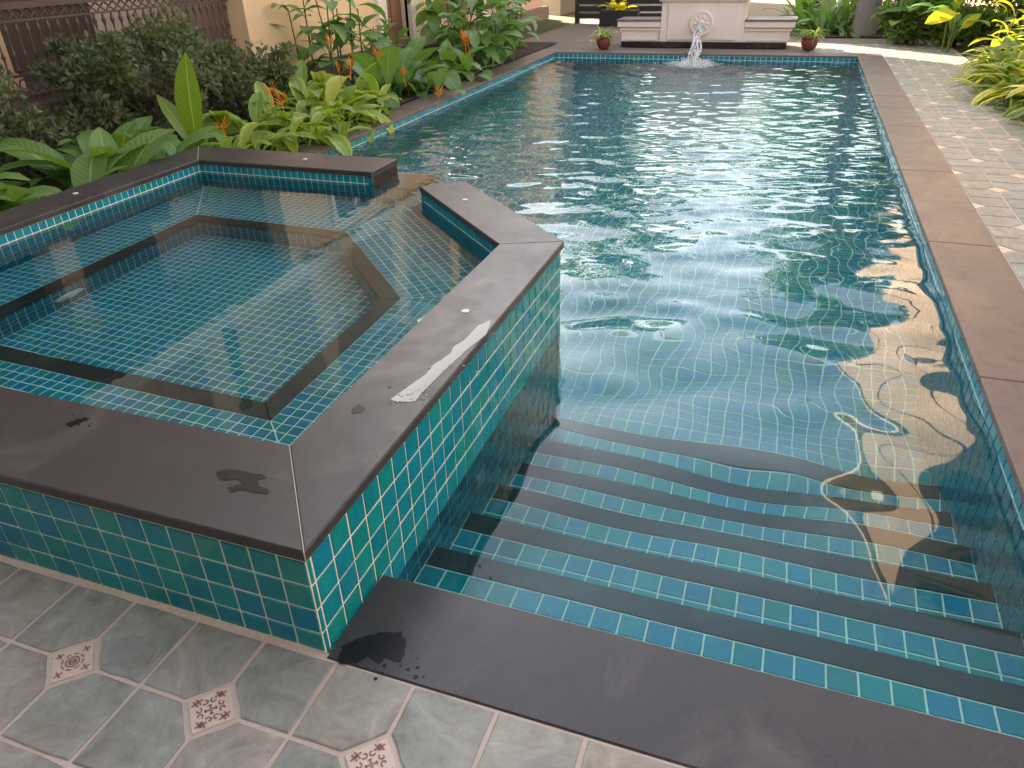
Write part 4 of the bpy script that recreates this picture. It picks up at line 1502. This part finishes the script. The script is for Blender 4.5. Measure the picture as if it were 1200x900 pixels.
# left bed, from the spa to the far end of the pool
shrub('big dark shrub with small grey-green leaves below the porch railing', -4.62, 4.65, 0, .68, .85, .98, 9000, seed=11)
shrub('dark small-leaved shrub growing against the ochre pier', -4.5, 5.7, 0, .46, .52, .68, 5000, seed=21)
shrub('olive leafy shrub below the left end of the porch railing', -4.75, 3.2, 0, .45, .55, .78, 4200, seed=31)
def torch(root, pos, size=.10):
    """orange heliconia flower: a stalk end with pointed bracts"""
    fl = bpy.data.objects.new('flower', TORCH)
    link(fl, root)
    fl.matrix_local = Matrix.Translation(pos) @ Matrix.Rotation(random.uniform(0, 6.28), 4, 'Z') @ Matrix.Rotation(random.uniform(-.3, .3), 4, 'X') @ Matrix.Scale(size / .1, 4)
q = MB()
for k in range(7):
    a = (k % 2) * math.pi + random.gauss(0, .5)
    el = .35 + .1 * k
    d = Vector((math.cos(a) * math.cos(el), math.sin(a) * math.cos(el), math.sin(el)))
    s_ = Vector((-math.sin(a), math.cos(a), 0)) * .008
    p0 = Vector((0, 0, .008 * k))
    m = p0 + d * .035
    e = p0 + d * .085 + Vector((0, 0, .012))
    q.poly([p0, m + s_, e, m - s_ * .2 + Vector((0, 0, .010))])
    q.poly([p0, m - s_ * .2 + Vector((0, 0, .010)), e, m - s_])
q.tube([(0, 0, -.09), (0, 0, .05)], .004, 5)
TORCH = q.data('flower', 'orange_bract')

for x, y, n, s_, sp, tl_, lab in ((-3.40, 2.30, 22, .78, .14, (.1, 1.25), 'broad green leaves spilling over the spa coping at the end of the bed'),
                               (-3.65, 2.9, 22, .78, .14, (.1, 1.1), 'broad dull green leaf clump behind the spa coping, beside the olive shrub'),
                               (-3.48, 3.4, 20, .64, .12, (.2, 1.15), 'broad leaf clump with ribbed leaves rising behind the spa coping'),
                               (-3.55, 1.65, 18, .72, .14, (.1, 1.2), 'broad leaf clump beside the side wall of the spa'),
                               (-4.1, 2.1, 18, .76, .14, (.1, 1.1), 'broad leaf clump between the olive shrub and the spa side'),
                               (-4.0, 3.5, 12, .70, .10, (.1, 1.0), 'broad leaf clump rising in front of the big dark shrub')):
    clump('broad_leaf_plant', lab, 'plant', x, y, .02, 'broad', n, s_, sp, tl_, ws=1.05)
bp = clump('broad_leaf_plant', 'plant with one tall upright bright green leaf behind the spa corner', 'plant', -3.72, 4.0, .02, 'broad', 9, .58, .08, (.5, 1.2), ws=1.1)
for az_, ti, sz, w_ in ((-.15, .05, .80, 1.25), (-1.3, .6, .62, 1.1)):
    o = bpy.data.objects.new('leaf', LM['bright'][0])
    link(o, bp)
    o.matrix_local = Matrix.Translation((.03, 0, .06)) @ Matrix.Rotation(-az_, 4, 'Z') @ Matrix.Rotation(-ti, 4, 'X') @ Matrix.Diagonal((sz * w_, sz, sz, 1))
for k, (x, y, n, s_, lab, fl) in enumerate((
        (-3.40, 4.15, 20, .50, 'yellow-edged torch-lily clump just behind the spa back coping', ((262, 148),)),
        (-3.72, 4.75, 24, .62, 'yellow-green torch-lily clump below the small dark shrub', ((331, 118), (318, 108))),
        (-3.38, 4.95, 22, .54, 'low yellow-edged torch-lily clump leaning over the pool coping', ()),
        (-3.75, 5.7, 26, .66, 'torch-lily clump with two orange flowers in front of the fine-leaved tuft', ((411, 76), (398, 82))),
        (-3.40, 5.6, 22, .52, 'torch-lily clump bending low beside the pool edge', ()),
        (-3.45, 6.35, 20, .52, 'torch-lily clump with one orange bloom hanging over the pool edge', ((473, 85),)),
        (-4.1, 6.6, 22, .62, 'torch-lily clump with an orange flower before the tall wall plant', ((443, 62), (388, 47))))):
    c = clump('torch_lily', lab, 'plant', x + .06, y, .02, 'heli', n + 6, s_ * 1.1, .15, (.1, 1.3), group='orange-flowered torch lilies along the pool', ws=1.25)
    for px, py in fl:
        w = unproject(px, py + 5, 1, y - .1)
        torch(c, w - Vector((x + .06, y, .02)), .105)
clump('wall_plant', 'tall dark glossy plant climbing against the ochre wall', 'plant', -4.72, 7.75, .02, 'ginger', 64, .46, .20, (.5, 1.5), stems=8, hs=1.2, ws=1.35)
clump('wall_plant', 'dark leafy plant beside the panelled door', 'plant', -4.5, 8.8, .02, 'ginger', 40, .42, .18, (.5, 1.5), stems=6, hs=.65, ws=1.3)
clump('fine_leaf_plant', 'small fine-leaved dark tuft at the foot of the ochre wall', 'plant', -4.6, 7.0, .02, 'palm', 46, .36, .08, (.1, 1.3))
for x, y, n, s_, lab in ((-3.72, 7.3, 18, .80, 'upright ginger clump with tall pointed leaves leaning over the pool coping'),
                         (-3.42, 7.7, 18, .55, 'low ginger clump with drooping leaves over the coping, before the tall clump'),
                         (-3.95, 8.3, 20, .80, 'ginger clump with orange flowers in front of the cream pillar'),
                         (-3.45, 8.9, 18, .62, 'ginger clump with pale drooping leaf tips over the coping')):
    c = clump('ginger_clump', lab, 'plant', x, y, .02, 'ginger', n, s_, .14, (.05, 1.25), ws=1.15)
    if 'upright' in lab:
        w = unproject(514, 113, 1, 6.95)
        torch(c, w - Vector((x, y, .02)), .12)
    if 'orange' in lab:
        w = unproject(545, 50, 1, y)
        torch(c, w - Vector((x, y, .02)), .15)
        torch(c, w - Vector((x - .02, y - .05, .05)), .13)
for x, y, n, s_, h, lab in ((-3.55, 9.7, 44, .55, .75, 'leafy ginger canes with drooping tips over the pool edge'),
                            (-3.95, 10.3, 46, .6, 1.0, 'tall dense ginger canes before the far pillar'),
                            (-3.5, 10.9, 42, .5, .8, 'ginger canes bending low over the water'),
                            (-3.75, 11.8, 40, .5, .95, 'ginger canes near the left potted plant'),
                            (-4.1, 12.6, 38, .5, 1.1, 'ginger canes at the far end of the left bed'),
                            (-4.6, 11.2, 38, .5, 1.1, 'ginger canes against the pillared porch')):
    clump('ginger_canes', lab, 'plant', x, y, .02, 'ginger', n, s_, .17, (.5, 1.6), stems=6, hs=h, ws=1.15)
# right border
for k, (x, y, s_, n) in enumerate(((3.42, 6.6, .66, 44), (3.34, 7.2, .64, 46), (3.28, 7.8, .62, 48), (3.22, 8.4, .62, 50), (3.22, 9.0, .62, 50), (3.28, 9.6, .62, 48), (3.4, 10.2, .64, 46),
                                   (3.95, 7.0, .95, 36), (3.95, 7.9, .98, 36), (3.9, 8.8, 1.0, 36), (3.95, 9.7, .98, 36), (3.85, 10.7, .8, 36), (3.62, 11.3, .6, 34))):
    clump('border_lily', 'arching yellow-striped strap leaves of a border lily edging the garden path', 'plant', x, y, .02, 'lily', n, s_, .12, (.0, 1.05), group='border lilies along the right path', ws=1.75)
clump('yellow_shrub_plant', 'bright yellow-leaved plant standing above the border lilies', 'plant', 3.75, 11.6, .02, 'yellow', 34, .36, .16, (.2, 1.4), ws=.5, stems=6, hs=.65)
shrub('feathery bright green shrub behind the border lilies', 4.5, 11.2, 0, .8, .9, 1.7, 6000, 'tree_leaf', .03, .10, 41)
shrub('tall green shrub behind the path border', 4.9, 9.2, 0, .7, 1.0, 1.6, 5000, 'tree_leaf', .04, .09, 45)
shrub('dense green shrub at the near end of the path border', 5.0, 7.4, 0, .7, 1.0, 1.5, 4000, 'tree_leaf', .04, .09, 47)
cn = clump('canna', 'canna with one big glowing yellow leaf beside the sunlit paving', 'plant', 3.06, 12.68, .02, 'ginger', 16, .6, .08, (.1, .9), stems=4, hs=.95)
def aim_leaf(root, base, key, p0, p1, size_w, face):
    '''a leaf whose blade runs from p0 to p1 with its upper side turned to face'''
    p0, p1 = Vector(p0), Vector(p1)
    me = LM[key][0]
    e = max((v.co for v in me.vertices), key=lambda c: c.length).copy()
    d = (p1 - p0)
    L = d.length / e.length
    ex = e.normalized()
    nx_ = Vector((1, 0, 0)).cross(ex)          # away from the upper side
    up_local = -nx_ if nx_.z > 0 or True else nx_
    A = Matrix((Vector((1, 0, 0)), ex, Vector((1, 0, 0)).cross(ex))).transposed()
    dn = d.normalized()
    sd = dn.cross(Vector(face)).normalized()
    Bm = Matrix((sd, dn, sd.cross(dn))).transposed()
    o = bpy.data.objects.new('leaf', me)
    link(o, root)
    o.matrix_local = Matrix.Translation(p0 - Vector(base)) @ (Bm @ A.inverted()).to_4x4() @ Matrix.Diagonal((L * size_w, L, L, 1))
CB = (3.06, 12.68, .02)
aim_leaf(cn, CB, 'yellow', (3.05, 12.5, .54), (2.60, 12.38, .42), 1.0, (.1, -.8, .6))
aim_leaf(cn, CB, 'yellow', (3.03, 12.6, .60), (2.86, 12.5, 1.1), 1.0, (.2, -1, .2))
aim_leaf(cn, CB, 'yellow', (3.10, 12.55, .32), (3.32, 12.45, .54), .8, (0, -1, .3))
for x, y, lab in ((2.5, 13.9, 'green canna stems beside the grey trunk'), (3.62, 13.5, 'canna clump with pale leaf tops behind the sunlit paving'), (4.1, 12.7, 'dark canna clump at the end of the garden path'), (2.95, 14.3, 'canna clump behind the yellow-leaved canna')):
    clump('canna', lab, 'plant', x, y, .02, 'ginger', 34, .62, .18, (.2, 1.2), stems=6, hs=1.05, ws=1.1)
for x, y, lab in ((1.35, 15.4, 'arching palm clump behind the right potted plant'), (1.0, 16.6, 'palm clump at the edge of the driveway'), (2.6, 16.0, 'palm clump behind the grey trunk')):
    clump('palm_clump', lab, 'palm', x, y, .0, 'palm', 60, .95, .18, (.05, 1.3), ws=1.4)
shrub('leafy green shrub filling the corner behind the driveway palms', 1.9, 17.6, 0, 1.3, .9, 1.8, 6500, 'tree_leaf', .05, .1, 51)
shrub('broad green shrub beyond the cannas', 3.3, 15.6, 0, 1.0, .9, 1.8, 6500, 'tree_leaf', .05, .1, 55)
shrub('dark green shrub against the neighbouring house wall', 4.1, 13.45, 0, .6, .35, 1.6, 4200, 'shrub_leaf', .045, .09, 57)
shrub('dark green shrub between cannas and the added brown wall', 5.0, 12.6, 0, .6, .7, 1.6, 4200, 'shrub_leaf', .045, .09, 59)
for x, y, lab, sd_ in ((2.55, 13.75, 'low leafy filler at the foot of the canna beside the trunk', 91), (3.2, 13.45, 'low leafy filler under the yellow-leaved canna', 93), (3.75, 13.1, 'low leafy filler at the head of the path border', 95)):
    shrub(lab, x, y, 0, .38, .22, .5, 1800, 'tree_leaf', .045, .10, sd_)
# trees
gt = thing('tree', 'grey straight tree trunk behind the right potted plant', 'tree', (1.98, 15.2, -.03))
MB().tube([(0, 0, 0), (.02, 0, 1), (0, .05, 3), (.1, 0, 5.2)], [.22, .20, .17, .06], 12).build('trunk', 'grey_bark', gt, True)
rnd_ = random.Random(9)
cls_ = [(Vector((rnd_.gauss(.2, .8), rnd_.gauss(0, .8), rnd_.uniform(3.6, 6.0))), rnd_.uniform(.3, .7)) for _ in range(24)]
def fn_(q_):
    c, rr = q_.choice(cls_)
    d = Vector((q_.gauss(0, 1), q_.gauss(0, 1), q_.gauss(0, .8))).normalized()
    return c + d * rr * q_.random() ** .45, d
foliage('crown', 'tree_leaf', 4200, fn_, .08, .16, gt, None, 61)
for c_, _ in cls_[:8]:
    MB().tube([(0, .03, 2.8), c_ * .5 + Vector((0, 0, 1.6)), c_], [.05, .035, .01], 6).build('limb', 'grey_bark', gt, True)
tree('tall broad-crowned tree beside the added shading block at the end of the driveway', -4.2, 23.6, 8.6, 2.3, 7000, 71)
tree('round leafy tree between the driveway and the neighbouring house', 3.2, 18.6, 5.6, 1.25, 5000, 75)
tree('leafy tree at the far end of the driveway', 1.5, 34, 6.0, 2.6, 5000, 83)
tree('far tree beside the driveway wall', -2.5, 36, 7.5, 3.0, 6000, 87)
tree('tall tree rising behind the far boundary wall', .6, 44, 9.0, 3.4, 6000, 97, lw=.14, ll=.26)
tree('spreading tree behind the far boundary wall, beside the tall one', 5.5, 44, 8.5, 3.4, 6000, 99, lw=.14, ll=.26)
tree('dark tree behind the far boundary wall, on the house side', -6.5, 44, 9.0, 3.4, 6000, 101, lw=.14, ll=.26)

# ------------------------------------------------------------------ potted plants, gate
def potted(x, y, label):
    r = thing('potted_plant', label, 'potted plant', (x, y, .003))
    MB().lathe([(.075, 0), (.10, .03), (.125, .09), (.13, .14), (.118, .165), (.130, .175), (.130, .195), (.112, .195), (.108, .17), (.0, .165)], (0, 0, 0), 22).build('pot', 'maroon_pot', r, True)
    for k in range(46):
        put_leaf(r, 'spider', Vector((random.gauss(0, .04), random.gauss(0, .04), .165)), k * 2.4, random.uniform(.0, 1.15), random.uniform(.22, .36))
    return r
potted(-2.27, 12.55, 'spider plant in a maroon pot on the left of the fountain wall')
potted(1.05, 12.72, 'spider plant in a maroon pot on the right of the fountain wall')
GT = thing('slatted_gate', 'dark slatted metal gate standing behind the fountain wall', 'gate', (-2.9, 17.6, -.012))
for x in (-4.1, -2.95, -1.75):
    MB().box(x + 2.9 - .05, x + 2.9 + .05, -.05, .05, 0, 2.2).build('post', 'dark_metal', GT)
for k in range(14):
    for x0 in (-4.05, -2.9):
        MB().box(x0 + 2.9, x0 + 2.9 + 1.1, -.015, .015, .1 + k * .15, .21 + k * .15).build('slat', 'dark_metal', GT)
PBX = thing('planter_box', 'dark planter box with a yellow-green plant in front of the gate', 'planter', (-2.95, 16.9, -.01))
MB().bevbox(-.42, .42, -.16, .16, 0, .32, .01).build('box', 'dark_metal', PBX)
for k in range(26):
    put_leaf(PBX, 'yellow' if k % 3 else 'heli', Vector((random.gauss(0, .12), random.gauss(0, .05), .30)), k * 2.4, random.uniform(0, 1.0), random.uniform(.25, .42), .7)
BW = thing('boundary_wall', 'plain tan boundary wall closing the far end of the driveway', 'wall', (0, 42, -.03))
MB().box(-14, 14, -.15, .15, 0, 2.6).build('wall_body', 'tan_plaster', BW)
MB().box(-14, 14, -.2, .2, 2.6, 2.7).build('coping', 'cream_trim', BW)
